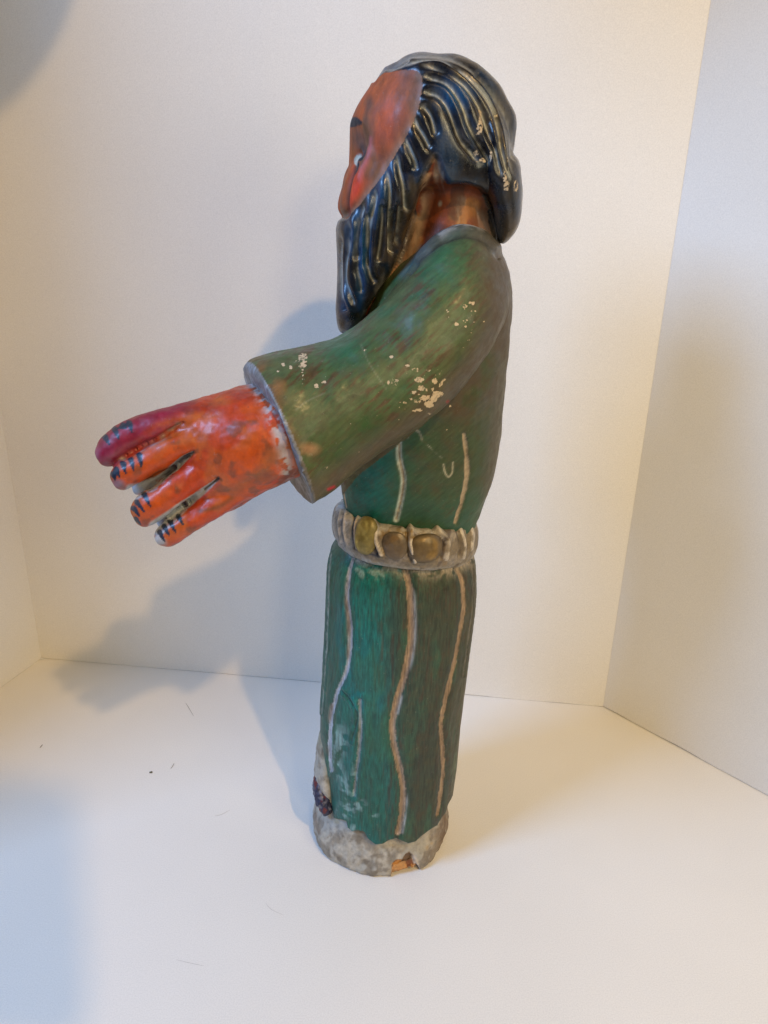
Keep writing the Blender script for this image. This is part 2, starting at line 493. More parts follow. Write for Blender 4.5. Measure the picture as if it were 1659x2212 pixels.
# sleeve zone: the arm outline
ARM = [(1100, 560), (1098, 640), (1075, 705), (1045, 765), (1018, 816), (966, 876), (906, 926), (838, 978), (772, 1028), (745, 1065), (700, 1100), (655, 1130), (540, 900), (500, 780),
       (560, 735), (700, 705), (800, 640), (860, 570), (895, 530), (940, 500), (1000, 478), (1068, 500)]
arm_in = inside(T, ARM) & (V[:, 1] < 0.392)
d_arm, _ = dline(T, ARM[:12], 3)
N = normals(V, Q)
near = V[:, 1] < 0.40
# relief: collar roll, dents, armpit crease
n_big = fbm(V, 55, 3); n_mid = fbm(V, 190, 3)
disp = (n_big - .5) * 0.0026 + (n_mid - .5) * 0.0006
dc, _ = dline(T, [(905, 560), (930, 527), (965, 503), (1000, 494), (1040, 505), (1072, 536)], 4)
disp += 0.0017 * gauss(dc, 0.0020) * near
dc2, _ = dline(T, [(885, 590), (920, 548), (955, 521), (1000, 509), (1045, 520), (1078, 555)], 4)
disp -= 0.0016 * gauss(dc2, 0.0012) * near
TL = [([(862, 930), (862, 990), (871, 1030), (868, 1070), (856, 1122)], .0013, .0014), ([(1003, 940), (1009, 985), (1010, 1030), (1001, 1080), (984, 1130)], .0015, .0016),
      ([(736, 1000), (741, 1050), (748, 1095)], .0007, .0010), ([(735, 960), (735, 1010), (737, 1090)], .0006, .0004)]
gro = np.zeros(len(V)); 
for pts, w, dp in TL:
    d, u = dline(T, pts); d = np.abs(d + (fbm(V, 420, 3, 4.4) - .5) * .0010); k = gauss(d, w * (.55 + .9 * fbm(V, 150, 2, 2.4)) * (1 - .5 * np.abs(u - .45))) * (~arm_in); disp -= dp * k; gro = np.maximum(gro, ss(k, .25, .7))
V = V + N * disp[:, None]
C = np.tile(np.array(GREEN), (len(V), 1))
sl = arm_in
along = (T[:, 0] * 0.72 + T[:, 1] * 0.69); across = (T[:, 0] * 0.69 - T[:, 1] * 0.72)
st = vnoise(np.stack([across * 750, along * 110, V[:, 1] * 60], 1)) * .6 + vnoise(np.stack([across * 1600, along * 260, V[:, 1] * 200], 1)) * .4
patch = fbm(V, 75, 3, 3.1)
C = mixc(C, (0.030, 0.105, 0.045), ss(patch, .54, .68) * sl * .8)                       # fresher green patches
C = mixc(C, (0.075, 0.105, 0.038), ss(fbm(V, 60, 3, 9.7), .5, .62) * sl * .8)
C = mixc(C, (0.080, 0.045, 0.018), ss(st, .50, .70) * .9 * sl * (.35 + .65 * ss(fbm(V, 65, 2, 31.0), .40, .58)))                      # brown brush streaks along the arm
pt = lambda p, r, ry=None: spot(T, p, r, .40, ry)
C = mixc(C, (0.016, 0.11, 0.050), pt((740, 745), .016) * sl * .8)
C = mixc(C, (0.03, 0.12, 0.055), pt((960, 560), .018) * sl * .7)
C = mixc(C, (0.016, 0.075, 0.018), (pt((800, 930), .014) + pt((740, 990), .012)) * sl * .8)
# bare brown wood along the cuff
dcf, _ = dline(T, [(560, 795), (585, 850), (612, 930), (635, 1010), (660, 1075)], 4)
C = mixc(C, (0.16, 0.085, 0.028), gauss(dcf, .0065) * ss(fbm(V, 130, 3, 2.2), .36, .56) * sl)
C = mixc(C, (0.30, 0.175, 0.085), spot(T, (668, 970), .008, .40, .005) * ss(n_mid, .40, .5) * sl)
C = mixc(C, (0.22, 0.11, 0.03), spot(T, (600, 835), .006, .40, .006) * ss(n_mid, .40, .5) * sl)
# underside and back of the arm, dark brown and brown grey
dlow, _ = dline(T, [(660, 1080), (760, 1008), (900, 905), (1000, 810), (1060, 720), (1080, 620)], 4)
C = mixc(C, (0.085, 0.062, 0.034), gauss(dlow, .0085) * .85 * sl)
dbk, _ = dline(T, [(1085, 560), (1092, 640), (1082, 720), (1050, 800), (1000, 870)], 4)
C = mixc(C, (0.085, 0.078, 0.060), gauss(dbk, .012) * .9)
tor = ~sl
tx = T[:, 0]; tz = T[:, 1]
xa = at(850, 1050, .4)[0]; xb = at(960, 1050, .4)[0]
C = np.where(tor[:, None], mixc(mixc(np.tile(np.array(TEAL), (len(V), 1)), (0.028, 0.085, 0.045), ss(tx, at(800, 1000, .4)[0], at(880, 1000, .4)[0])), OLIVE, ss(tx + (n_big - .5) * .02, xa, xb) * .85 * ss(tz, at(850, 1105, .4)[2], at(850, 1030, .4)[2])), C)
C = mixc(C, (0.075, 0.066, 0.047), tor * ss(tz, at(900, 960, .4)[2], at(900, 820, .4)[2]) * ss(fbm(V, 90, 3, 4.4), .38, .58))
C = mixc(C, (0.080, 0.073, 0.054), tor * ss(tx, at(1040, 900, .4)[0], at(1078, 900, .4)[0]) * .9)
chipc = ss(fbm(V, 60, 2, 1.7), .45, .6)
C = mixc(C, (0.40, 0.32, 0.22), gro)
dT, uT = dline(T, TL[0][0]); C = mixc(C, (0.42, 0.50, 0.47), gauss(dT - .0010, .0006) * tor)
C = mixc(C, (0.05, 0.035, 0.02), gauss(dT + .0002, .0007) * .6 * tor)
dU, _ = dline(T, [(958, 1004), (962, 1022), (970, 1031), (978, 1020), (979, 1000)], 3); C = mixc(C, (0.40, 0.38, 0.28), gauss(dU, .00045) * tor)
dU, _ = dline(T, [(880, 945), (884, 934), (895, 930), (905, 934), (912, 950)], 3); C = mixc(C, (0.27, 0.27, 0.23), gauss(dU, .0006) * tor * ss(fbm(V, 260, 2, 8), .36, .5))
dU, _ = dline(T, [(912, 950), (935, 972), (955, 990), (963, 1004)], 3); C = mixc(C, (0.26, 0.28, 0.22), gauss(dU, .00035) * tor * ss(fbm(V, 260, 2, 8), .42, .56))
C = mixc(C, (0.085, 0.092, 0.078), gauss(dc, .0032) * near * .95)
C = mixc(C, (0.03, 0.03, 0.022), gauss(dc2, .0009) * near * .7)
C = mixc(C, (0.075, 0.070, 0.055), gauss(dline(T, [(1040, 500), (1075, 530), (1092, 590)], 3)[0], .006) * .8)
dch, _ = dline(T, [(952, 512), (975, 500), (1000, 494), (1020, 497), (1040, 503)], 4)
C = mixc(C, (0.34, 0.33, 0.29), gauss(dch, .0009) * near * ss(n_mid, .40, .56))  # pale highlight along the collar roll, painted into the colour
dch, _ = dline(T, [(870, 590), (892, 560), (915, 538)], 4); C = mixc(C, (0.10, 0.13, 0.13), gauss(dch, .003) * near * .7)
wear = np.zeros((len(V), 3)); wear[:, 2] = .8
wear[:, 1] = .30 + .22 * (fbm(V, 70, 2, 8.8) - .5) + .25 * gauss(dbk, .01)
# gesso chips: a broken trail across the elbow and one on the cuff
rs = random.Random(4)
chips = [(850, 826, 7), (938, 822, 4), (845, 770, 3), (790, 757, 3), (655, 775, 7), (652, 790, 5), (628, 795, 3), (612, 788, 3), (600, 802, 2.5), (640, 783, 3), (668, 1030, 3), (706, 1010, 2.2), (652, 915, 0), (700, 828, 4), (683, 835, 3),
         (905, 820, 5), (910, 838, 6), (880, 790, 4), (897, 800, 4), (925, 800, 3), (935, 860, 6), (945, 850, 6), (925, 872, 5), (915, 858, 4), (893, 848, 4), (888, 862, 3), (950, 832, 3), (958, 822, 3), (905, 885, 3), (875, 870, 3), (1003, 662, 3), (1012, 690, 3), (985, 700, 3), (1022, 655, 2), (1018, 672, 2)]
for k in range(5): chips.append((655 + rs.uniform(-2, 2), 800 + k * 7, 2.0))
for k in range(34): chips.append((rs.gauss(912, 26), rs.gauss(838, 24), rs.uniform(1, 2.6)))
for k in range(26): chips.append((rs.gauss(1000, 22), rs.gauss(690, 22), rs.uniform(.8, 1.6)))
for k in range(40): chips.append((rs.uniform(600, 1040), rs.uniform(640, 1000), rs.uniform(.7, 1.3)))
W = np.zeros(len(V))
for cx, cy, r in chips:
    if r <= 0: continue
    r = r * 0.00027
    W = np.maximum(W, spot(T, (cx, cy), r * rs.uniform(1.5, 2.7), .40, r * rs.uniform(1.3, 2.2)) / 1.0)
wear[:, 0] = np.clip(W, 0, .58) * near
def vd(pts, w, c, k=1.0):
    global C
    d, _ = dline(T, pts, 3); C = mixc(C, c, gauss(d, w) * k * near)
vd([(720, 1050), (708, 1056)], .0008, (0.45, 0.01, 0.03))
vd([(968, 866), (965, 868)], .0005, (0.4, 0.02, 0.02))
vd([(700, 850), (660, 868), (640, 885)], .0004, (0.16, 0.19, 0.12), .7)
vd([(780, 745), (800, 790), (835, 840)], .0004, (0.16, 0.19, 0.12), .5)
# cuff end face
fc = V[Q].mean(1)
fs = sl[Q].sum(1) >= 3
ea = at(537, 793, .3325); eb = at(657, 1082, .3325); eu = (eb - ea) / np.linalg.norm(eb - ea)
ew = np.array([.013, -.0325, 0.0]); en = np.cross(eu, ew); en /= np.linalg.norm(en); en = en if en[0] < 0 else -en
cuff_n = ((V - (ea + eb) / 2) @ en > -0.0016) & sl & (np.linalg.norm(V - (ea + eb) / 2, axis=1) < .06)
C = mixc(C, (0.20, 0.20, 0.20), cuff_n * 1.0)
C = mixc(C, (0.40, 0.42, 0.46), cuff_n * ss(n_mid, .42, .56) * ss(V[:, 2], at(580, 960, .33)[2], at(560, 860, .33)[2]))
C = mixc(C, (0.10, 0.085, 0.06), cuff_n * ss(n_mid, .5, .6) * .7)
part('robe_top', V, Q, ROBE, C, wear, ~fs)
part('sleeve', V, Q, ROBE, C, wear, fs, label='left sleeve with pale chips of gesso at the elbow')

# ---- head: hair, beard, face, neck --------------------------------------------------------
skull = loft([(893, 115, 948, 115, .40, .006), (858, 126, 993, 127, .40, .017), (828, 145, 1028, 147, .40, .026), (810, 167, 1054, 169, .40, .031),
              (797, 192, 1076, 194, .40, .034), (777, 222, 1093, 224, .40, .036), (760, 258, 1108, 258, .40, .0375), (752, 300, 1112, 300, .40, .038),
              (752, 340, 1112, 340, .40, .0375), (760, 375, 1112, 375, .40, .036), (775, 402, 1112, 405, .40, .033), (800, 418, 1100, 425, .40, .026)], ex=2.15)
jaw = loft([(768, 330, 900, 330, .40, .030), (754, 368, 890, 368, .40, .031), (742, 400, 880, 400, .40, .031), (737, 430, 860, 430, .40, .029), (738, 455, 820, 458, .40, .024), (752, 468, 790, 474, .40, .016)], ex=2.8)
nose = loft([(756, 352, 775, 352, .40, .004), (745, 375, 775, 375, .40, .006), (738, 405, 775, 405, .40, .008), (731, 430, 770, 430, .40, .0095), (729, 452, 765, 452, .40, .010), (738, 468, 758, 469, .40, .006)])
beard = loft([(800, 360, 950, 350, .40, .0345), (785, 400, 935, 400, .40, .0345), (765, 440, 912, 440, .40, .033), (742, 470, 895, 470, .40, .031), (732, 492, 880, 500, .40, .030),
              (729, 540, 868, 550, .40, .028), (729, 600, 845, 605, .40, .026), (731, 650, 815, 655, .40, .023), (734, 690, 785, 692, .40, .017), (738, 712, 755, 714, .40, .008)], ex=2.5)
neck = loft([(905, 330, 1060, 330, .40, .026), (900, 400, 1060, 400, .40, .027), (885, 460, 1068, 460, .40, .028), (868, 520, 1075, 520, .40, .030), (845, 580, 1060, 580, .40, .03), (815, 640, 1040, 640, .40, .028), (790, 690, 1000, 690, .40, .02)], ex=2.2)
tail = loft([(960, 210, 1060, 210, .40, .024), (965, 260, 1092, 260, .40, .030), (985, 310, 1104, 310, .40, .034), (1010, 350, 1111, 350, .40, .0350), (1020, 385, 1114, 385, .40, .0345), (1030, 415, 1117, 415, .40, .032), (1045, 450, 1116, 452, .40, .029), (1058, 485, 1109, 488, .40, .024), (1066, 512, 1092, 514, .40, .016), (1070, 524, 1080, 525, .40, .006)], ex=2.2)
V, Q = solid([skull, jaw, nose, beard, neck, tail], 0.00056, 12)
T = side(V); N = normals(V, Q)
FACE = [(806, 178), (830, 158), (868, 152), (898, 153), (911, 165), (914, 185), (905, 232), (890, 272), (868, 312), (848, 346), (825, 384), (802, 412), (780, 440), (758, 466), (752, 474), (700, 474), (700, 178)]
NECK = [(940, 344), (952, 378), (966, 405), (985, 403), (1008, 404), (1030, 412), (1048, 426), (1058, 450), (1062, 480), (1071, 520), (1085, 560), (1060, 720), (780, 720), (800, 668), (842, 605), (862, 565), (880, 525), (893, 480), (912, 420), (925, 375)]
f_in = soft_in(T, FACE, .0024); k_in = soft_in(T, NECK, .0024)
isface = inside(T, FACE); isneck = inside(T, NECK) & ~isface
hair = 1 - np.clip(f_in + k_in, 0, 1)
disp = np.zeros(len(V))
disp += hair * 0.0005
nk = soft_in(T, NECK, .006)
disp -= nk * 0.0042
disp += (fbm(V, 80, 3, 5) - .5) * .0010
Z = lambda l: [(700.4 + a * .2889, 88.5 + b * .2889) for a, b in l]
Z2 = lambda l: [(685.7 + a * .2889, 442.4 + b * .2889) for a, b in l]
HL = [(Z([(600, 190), (700, 140), (850, 125), (960, 170), (1080, 260), (1200, 400), (1270, 520), (1310, 680), (1330, 820), (1360, 930), (1385, 1040)]), 1),
      (Z([(740, 190), (850, 205), (960, 260), (1060, 340), (1140, 450), (1190, 560), (1230, 700), (1280, 830), (1300, 930), (1330, 1010)]), 1),
      (Z([(735, 270), (840, 285), (930, 330), (1000, 420), (1050, 520), (1080, 620), (1130, 720), (1180, 800), (1240, 920)]), 1),
      (Z([(740, 385), (830, 400), (900, 460), (950, 560), (990, 680), (1030, 760), (1100, 840), (1140, 900)]), 1),
      (Z([(730, 480), (790, 550), (820, 640), (830, 700)]), .7),
      (Z([(670, 570), (700, 640), (750, 720), (790, 800)]), 1),
      (Z([(600, 720), (640, 810), (675, 890), (690, 960)]), 1),
      (Z([(540, 850), (565, 970), (590, 1080), (605, 1200), (612, 1270)]), 1),
      (Z([(465, 960), (488, 1080), (492, 1200), (490, 1300), (500, 1450), (497, 1600)]), .9),
      (Z([(385, 1110), (377, 1220), (352, 1330), (335, 1450), (320, 1600), (315, 1700)]), .9),
      (Z([(300, 1225), (265, 1330), (235, 1500), (240, 1640)]), .8),
      (Z([(450, 180), (560, 120), (700, 95), (850, 90), (980, 130), (1110, 210), (1230, 340), (1320, 500), (1370, 680), (1395, 850), (1410, 1000)]), .55),
      (Z([(350, 320), (420, 220), (520, 160), (640, 135)]), .5), (Z([(480, 215), (520, 190), (600, 165)]), .6),
      (Z([(1130, 225), (1240, 330), (1350, 500), (1410, 700), (1430, 900)]), .4),
      (Z2([(240, 130), (235, 300), (212, 420), (205, 560), (235, 650), (280, 750)]), .9),
      (Z2([(300, 90), (298, 200), (310, 350), (300, 480), (320, 560), (335, 660)]), .6),
      (Z2([(370, 60), (370, 200), (368, 380), (395, 520), (430, 580)]), .7),
      (Z2([(560, 40), (545, 200), (540, 370)]), .6), (Z2([(180, 230), (165, 400), (165, 560), (178, 680), (198, 760), (212, 800)]), .9),
      (Z2([(480, 0), (488, 120), (470, 300), (450, 420)]), .5), (Z2([(620, 0), (610, 140), (590, 300)]), .4)]
GL = np.zeros(len(V)); allp = np.full(len(V), 1.0)
for pts, s in HL:
    d, u = dline(T, pts, 4)
    allp = np.minimum(allp, d)
    end = np.clip(np.minimum(u, 1 - u) * 12, 0, 1)
    thin = gauss(d, .00050 + .0003 * fbm(V, 200, 1)) * s * (end * .8 + .2)
    GL = np.maximum(GL, thin)
    disp -= 0.0019 * gauss(d, .00135) * hair * end
disp += 0.0007 * hair * np.clip(allp / .003, 0, 1)
# face relief: eye socket, cheek ridge, line between nose and cheek
d, _ = dline(T, [(768, 330), (762, 365), (752, 400), (749, 440), (757, 468)], 4); disp -= .0016 * gauss(d, .0011) * isface
d, _ = dline(T, [(792, 322), (783, 352), (775, 385)], 4); disp += .0008 * gauss(d, .0016) * isface
disp -= .0022 * spot(T, (772, 312), .006, .40, .010) * isface
disp += .0012 * spot(T, (770, 345), .0022, .40, .003) * isface
d, _ = dline(T, [(805, 350), (790, 400), (775, 450)], 4); disp -= .0005 * gauss(d, .002) * isface
V = V + N * disp[:, None]
V = relax(V, Q, 1)
dfe, _ = dline(T, FACE[1:14], 3)
V = relax(V, Q, 14, np.clip(gauss(dfe, .0022) * 1.2, 0, 1))
# paint
C = np.tile(np.array((0.004, 0.005, 0.009)), (len(V), 1))
blue = ss(fbm(V, 120, 3, 6.2), .5, .64)
C = mixc(C, (0.007, 0.028, 0.070), blue * .5)
C = mixc(C, (0.030, 0.022, 0.012), ss(fbm(V, 100, 3, 16.2), .52, .64) * .7)
for p, r, ry, k in (((985, 200), .012, .006, .9), ((975, 225), .010, .005, .6), ((775, 500), .003, .014, 1.), ((792, 530), .003, .02, 1.), ((757, 520), .003, .012, .6), ((810, 440), .005, .012, .7), ((830, 400), .004, .01, .7), ((845, 360), .004, .008, .6), ((780, 600), .003, .02, .7), ((745, 640), .004, .012, .5)):
    C = mixc(C, (0.006, 0.085, 0.22), spot(T, p, r, .40, ry) * k * .6)
C = mixc(C, (0.014, 0.032, 0.062), soft_in(T, Z([(870, 590), (920, 640), (960, 760), (1010, 850), (1020, 900), (990, 1000), (960, 1110), (900, 1060), (860, 930), (840, 800), (850, 680)]), .004) * .9)
C = mixc(C, (0.045, 0.032, 0.018), soft_in(T, [(862, 430), (890, 380), (925, 350), (935, 365), (905, 440), (880, 520), (850, 590), (800, 660), (815, 560), (835, 480)], .010) * ss(fbm(V, 160, 3, 1.1), .36, .6))
C = mixc(C, (0.030, 0.025, 0.018), ss(tx := T[:, 0], at(1060, 300, .4)[0], at(1112, 300, .4)[0]) * .45 + 0)
C = mixc(C, (0.065, 0.048, 0.030), ss(-T[:, 1], -at(1080, 440, .4)[2], -at(1080, 510, .4)[2]) * (T[:, 0] > at(1030, 480, .4)[0]) * .9)
C = mixc(C, (0.36, 0.37, 0.34), GL * ss(fbm(V, 110, 3, 3.3), .28, .48) * hair * .85 * np.clip(ss(np.abs(V[:, 1] - .40), .010, .022) + (T[:, 1] < at(900, 190, .4)[2]), 0, 1))  # worn pale hair lines, with a silvery highlight painted in
wear = np.zeros((len(V), 3)); wear[:, 2] = 1.0; wear[:, 1] = -.05
hw = np.zeros(len(V))
for p, r, ry in ((Z([(1165, 570)])[0], .0014, .0030), (Z([(1155, 640)])[0], .0014, .003), (Z([(1350, 1010)])[0], .0010, .002), (Z([(1360, 1080)])[0], .0012, .0018), (Z([(1130, 840)])[0], .0011, .0012), (Z([(1180, 890)])[0], .0016, .0008), (Z([(1420, 1080)])[0], .001, .002), (Z([(1250, 860)])[0], .0006, .002), (Z([(1380, 870)])[0], .0006, .0020)):
    hw = np.maximum(hw, np.clip(spot(T, p, r * 1.7, .40, ry * 1.9), 0, .66))
dn, _ = dline(T, [(941, 345), (925, 378), (912, 425), (898, 475), (884, 525), (866, 570), (842, 612), (805, 665)], 4)
Cn = np.tile(np.array((0.200, 0.045, 0.012)), (len(V), 1))
Cn = mixc(Cn, (0.34, 0.12, 0.018), ss(fbm(V, 110, 3, 2.9), .5, .62) * .9)
Cn = mixc(Cn, (0.07, 0.02, 0.008), ss(fbm(V, 140, 3, 12.9), .55, .66) * .7)
Cn = mixc(Cn, (0.10, 0.085, 0.065), soft_in(T, [(1030, 440), (1090, 440), (1090, 560), (1060, 560)], .008) * .7)
C = np.where((k_in > .5)[:, None], Cn, C)
C = mixc(C, (0.42, 0.27, 0.16), gauss(dn, .0016) * ss(fbm(V, 170, 3, 7.9), .36, .54) * .9)
C = mixc(C, (0.52, 0.38, 0.26), spot(T, (944, 385), .0022, .40, .008))
C = mixc(C, (0.36, 0.30, 0.25), (spot(T, (955, 395), .0012, .40, .006) + spot(T, (940, 437), .0018, .40, .0016)) * .9)
C = mixc(C, (0.20, 0.18, 0.15), soft_in(T, [(830, 590), (880, 520), (900, 540), (850, 640), (800, 690), (790, 670)], .005) * ss(fbm(V, 200, 2, 5.9), .4, .6) * .8)
# face colours
Cf = np.tile(np.array((0.360, 0.074, 0.014)), (len(V), 1))
edge_ = gauss(dline(T, FACE[3:14], 3)[0], .011)
Cf = mixc(Cf, (0.17, 0.062, 0.028), edge_ * .55)
m1 = fbm(V * np.array([1, 1, .45]), 85, 3, 4.2)
Cf = mixc(Cf, (0.130, 0.055, 0.024), ss(m1, .46, .62) * .85)
Cf = mixc(Cf, (0.38, 0.060, 0.008), ss(fbm(V * np.array([1, 1, .5]), 90, 2, 14.2), .54, .66) * .6)
Cf = mixc(Cf, (0.55, 0.045, 0.010), np.clip(spot(T, (768, 400), .0045, .40, .012) + spot(T, (756, 440), .002, .40, .006), 0, 1))
d, _ = dline(T, [(800, 300), (795, 335), (785, 365), (778, 390)], 4); Cf = mixc(Cf, (0.44, 0.105, 0.12), gauss(d, .0012) * .6)
d, _ = dline(T, [(786, 385), (790, 420), (780, 455)], 4); Cf = mixc(Cf, (0.34, 0.07, 0.06), gauss(d, .002) * .4)
Cf = mixc(Cf, (0.12, 0.060, 0.045), np.clip(spot(T, (769, 300), .0045, .40, .0075), 0, 1) * .8)
Cf = mixc(Cf, (0.075, 0.035, 0.03), spot(T, (773, 318), .0022, .40, .003))
Cf = mixc(Cf, (0.10, 0.05, 0.03), spot(T, (798, 225), .003, .40, .005) * .7)
d, _ = dline(T, FACE[4:14], 3); Cf = mixc(Cf, (0.19, 0.125, 0.085), gauss(d, .0030) * .75)
def ink(pts, w, c=(0.008, 0.010, 0.02)):
    global Cf
    d, u = dline(T, pts, 4)
    Cf = mixc(Cf, c, ss(gauss(d, w * (0.6 + .8 * np.sin(u * math.pi))), .35, .6))
sc_ = .40
ink([(750, 272), (757, 266), (768, 262), (779, 265)], .0016)
ink([(787, 318), (781, 333), (774, 346)], .0012)
ink([(774, 354), (768, 366), (761, 378)], .0011)
eye = ss(spot(T, (766, 345), .0020, .40, .0036), .35, .55)
d, _ = dline(T, [(768, 330), (762, 365), (752, 400), (749, 440), (757, 468)], 4); Cf = mixc(Cf, (0.12, 0.02, 0.012), gauss(d, .0008) * .8)
Cf = mixc(Cf, (0.42, 0.40, 0.33), eye)
ink([(775, 322), (772, 330), (770, 338)], .0004, (0.05, 0.05, 0.08))
C = np.where((f_in > .5)[:, None], Cf, C)
wear[:, 0] = hw * .8
wear[:, 1] = np.where(isneck, .25, np.where(isface, .10, wear[:, 1]))
ff = isface[Q].sum(1) >= 3
fn_ = (isneck[Q].sum(1) >= 3) & ~ff
BEARD = [(752, 474), (758, 466), (802, 412), (848, 346), (872, 330), (935, 345), (925, 375), (893, 480), (862, 565), (780, 760), (690, 760), (690, 474)]
fb = (inside(T, BEARD)[Q].sum(1) >= 3) & ~ff & ~fn_
part('face', V, Q, FACEM, C, wear, ff)
part('neck', V, Q, SKIN, C, wear, fn_)
part('beard', V, Q, HAIR, C, wear, fb)
part('hair', V, Q, HAIR, C, wear, ~(ff | fn_ | fb))

# ---- hand ------------------------------------------------------------------------------------
def hd(x): return .334 - (620 - x) * 0.00007        # the hand reaches a little toward the viewer
palm = loft([(590, 816, 668, 1008, .334, .028, 0, .006), (548, 832, 626, 1021, .332, .028, 0, .007), (505, 842, 588, 1046, .329, .026, 0, .004), (470, 851, 552, 1070, .327, .0235), (430, 861, 508, 1095, .325, .0195),
             (395, 870, 465, 1112, .323, .0155), (360, 895, 430, 1110, .322, .011)], ex=2.2)
f1 = loft([(450, 856, 460, 935, .324, .0125), (380, 873, 400, 930, .320, .0105), (330, 887, 350, 945, .317, .0100), (285, 903, 310, 968, .315, .0095), (245, 925, 275, 992, .313, .0090), (218, 947, 247, 1006, .312, .0076), (206, 965, 230, 1005, .3115, .0052), (203, 975, 214, 993, .311, .002)], ex=2.1)
f2 = loft([(440, 900, 450, 985, .320, .0125), (385, 920, 415, 985, .316, .0110), (340, 945, 370, 1006, .312, .0102), (300, 968, 328, 1026, .309, .0092), (268, 987, 295, 1044, .307, .0082), (248, 1003, 268, 1056, .306, .0062), (241, 1018, 252, 1047, .3055, .003)], ex=2.1)
f3 = loft([(460, 950, 500, 1050, .320, .0125), (415, 980, 455, 1046, .316, .0110), (375, 1013, 410, 1080, .312, .0102), (340, 1038, 372, 1107, .309, .0092), (310, 1060, 342, 1126, .307, .0082), (290, 1080, 318, 1136, .306, .0062), (281, 1098, 300, 1133, .3055, .003)], ex=2.1)
f4 = loft([(510, 1005, 552, 1066, .322, .0125), (470, 1040, 505, 1094, .318, .0110), (430, 1073, 465, 1120, .314, .0098), (395, 1096, 425, 1143, .311, .0088), (362, 1118, 395, 1164, .309, .0078), (341, 1138, 372, 1177, .308, .0062), (333, 1155, 352, 1178, .3075, .003)], ex=2.1)
web1 = loft([(395, 905, 405, 935, .328, .006), (350, 928, 358, 960, .325, .005), (305, 950, 312, 985, .322, .005), (268, 975, 274, 1002, .320, .004), (256, 985, 260, 1000, .319, .002)], seg=24)
web2 = loft([(417, 965, 425, 995, .327, .006), (378, 990, 392, 1025, .324, .005), (335, 1012, 350, 1052, .320, .005), (298, 1035, 312, 1070, .317, .004), (284, 1046, 292, 1068, .316, .002)], seg=24)
web3 = loft([(470, 1025, 480, 1055, .328, .006), (430, 1050, 445, 1085, .325, .005), (385, 1080, 400, 1115, .321, .005), (350, 1105, 362, 1142, .318, .004), (336, 1118, 344, 1138, .317, .002)], seg=24)
th = loft([(520, 900, 540, 960, .345, .009), (470, 905, 490, 960, .352, .0085), (420, 915, 440, 962, .356, .008), (380, 925, 395, 965, .357, .007), (355, 938, 365, 965, .357, .004)])
V, Q = solid([palm, f1, f2, f3, f4, web1, web2, web3, th], 0.00056, 4)
T = side(V, .45)[:, :]                       # plain template, seen square on
Th = side(V, .45)
# template plane .32 for the hand
P = CAM + (V - CAM) * (0.32 / V[:, 1])[:, None]; T = P[:, [0, 2]]
N = normals(V, Q)
disp = (fbm(V, 90, 3, 2) - .5) * .0018 + (fbm(V, 300, 2, 2) - .5) * .0006
YH = .32
for pts in ([(417, 978), (385, 1003), (350, 1034), (320, 1055)], [(470, 1036), (440, 1060), (400, 1090), (365, 1118)], [(395, 915), (350, 942), (300, 968), (265, 990)]):
    d, _ = dline(T, pts, 3, Y=YH); disp -= .0012 * gauss(d, .0010)
d, _ = dline(T, [(400, 1122), (450, 1088), (500, 1060), (560, 1030)], 3, Y=YH); disp -= .0004 * gauss(d, .002)
V = V + N * disp[:, None]
C = np.tile(np.array((0.50, 0.068, 0.003)), (len(V), 1))
C = mixc(C, (0.44, 0.090, 0.014), ss(fbm(V, 75, 3, 1.4), .48, .62) * .8)
C = mixc(C, (0.42, 0.034, 0.004), ss(fbm(V, 80, 3, 21.4), .52, .64) * .7)
C = mixc(C, (0.16, 0.050, 0.018), ss(fbm(V, 150, 4, 11.4), .56, .66) * .65)
sp = lambda p, r, ry=None: spot(T, p, r, YH, ry)
C = mixc(C, (0.30, 0.016, 0.010), (sp((440, 880), .012, .004) + sp((520, 855), .010, .005)) * .7)
C = mixc(C, (0.24, 0.008, 0.028), soft_in(T, [(420, 850), (400, 890), (330, 925), (250, 1010), (190, 1010), (190, 950), (300, 880)], .006, YH))
C = mixc(C, (0.30, 0.06, 0.10), soft_in(T, [(395, 915), (330, 945), (262, 985), (230, 1005), (225, 985), (300, 945), (380, 912)], .003, YH) * ss(fbm(V, 160, 2), .42, .6) * .8)
C = mixc(C, (0.30, 0.24, 0.21), gauss(dline(T, [(385, 918), (350, 945), (300, 972), (262, 992)], 3, Y=YH)[0], .0013) * ss(fbm(V, 220, 2, 3), .36, .55))
C = mixc(C, (0.36, 0.03, 0.09), gauss(dline(T, [(345, 930), (310, 962), (320, 945)], 3, Y=YH)[0], .0018) * .6)
for pts in ([(417, 978), (385, 1003), (350, 1034), (318, 1052), (290, 1062)], [(470, 1036), (440, 1060), (400, 1090), (365, 1120), (340, 1140)]):
    d, u = dline(T, pts, 3, Y=YH)
    gf = fbm(V, 260, 3, 5.5)
    wdt = .0005 + .0034 * u
    C = mixc(C, (0.40, 0.42, 0.44), ss(gauss(d, wdt * 1.2), .35, .6) * ss(gf, .26, .40))
    C = mixc(C, (0.035, 0.030, 0.032), ss(gauss(d, .0006 + .0010 * u), .4, .6) * ss(gf, .60, .68) * .6 * (u < .6) + gauss(d, .0006) * (u < .25))
    dd, _ = dline(T, [(p[0] + 4, p[1] + 9) for p in pts], 3, Y=YH); C = mixc(C, (0.46, 0.035, 0.05), gauss(dd, .0006) * .35)
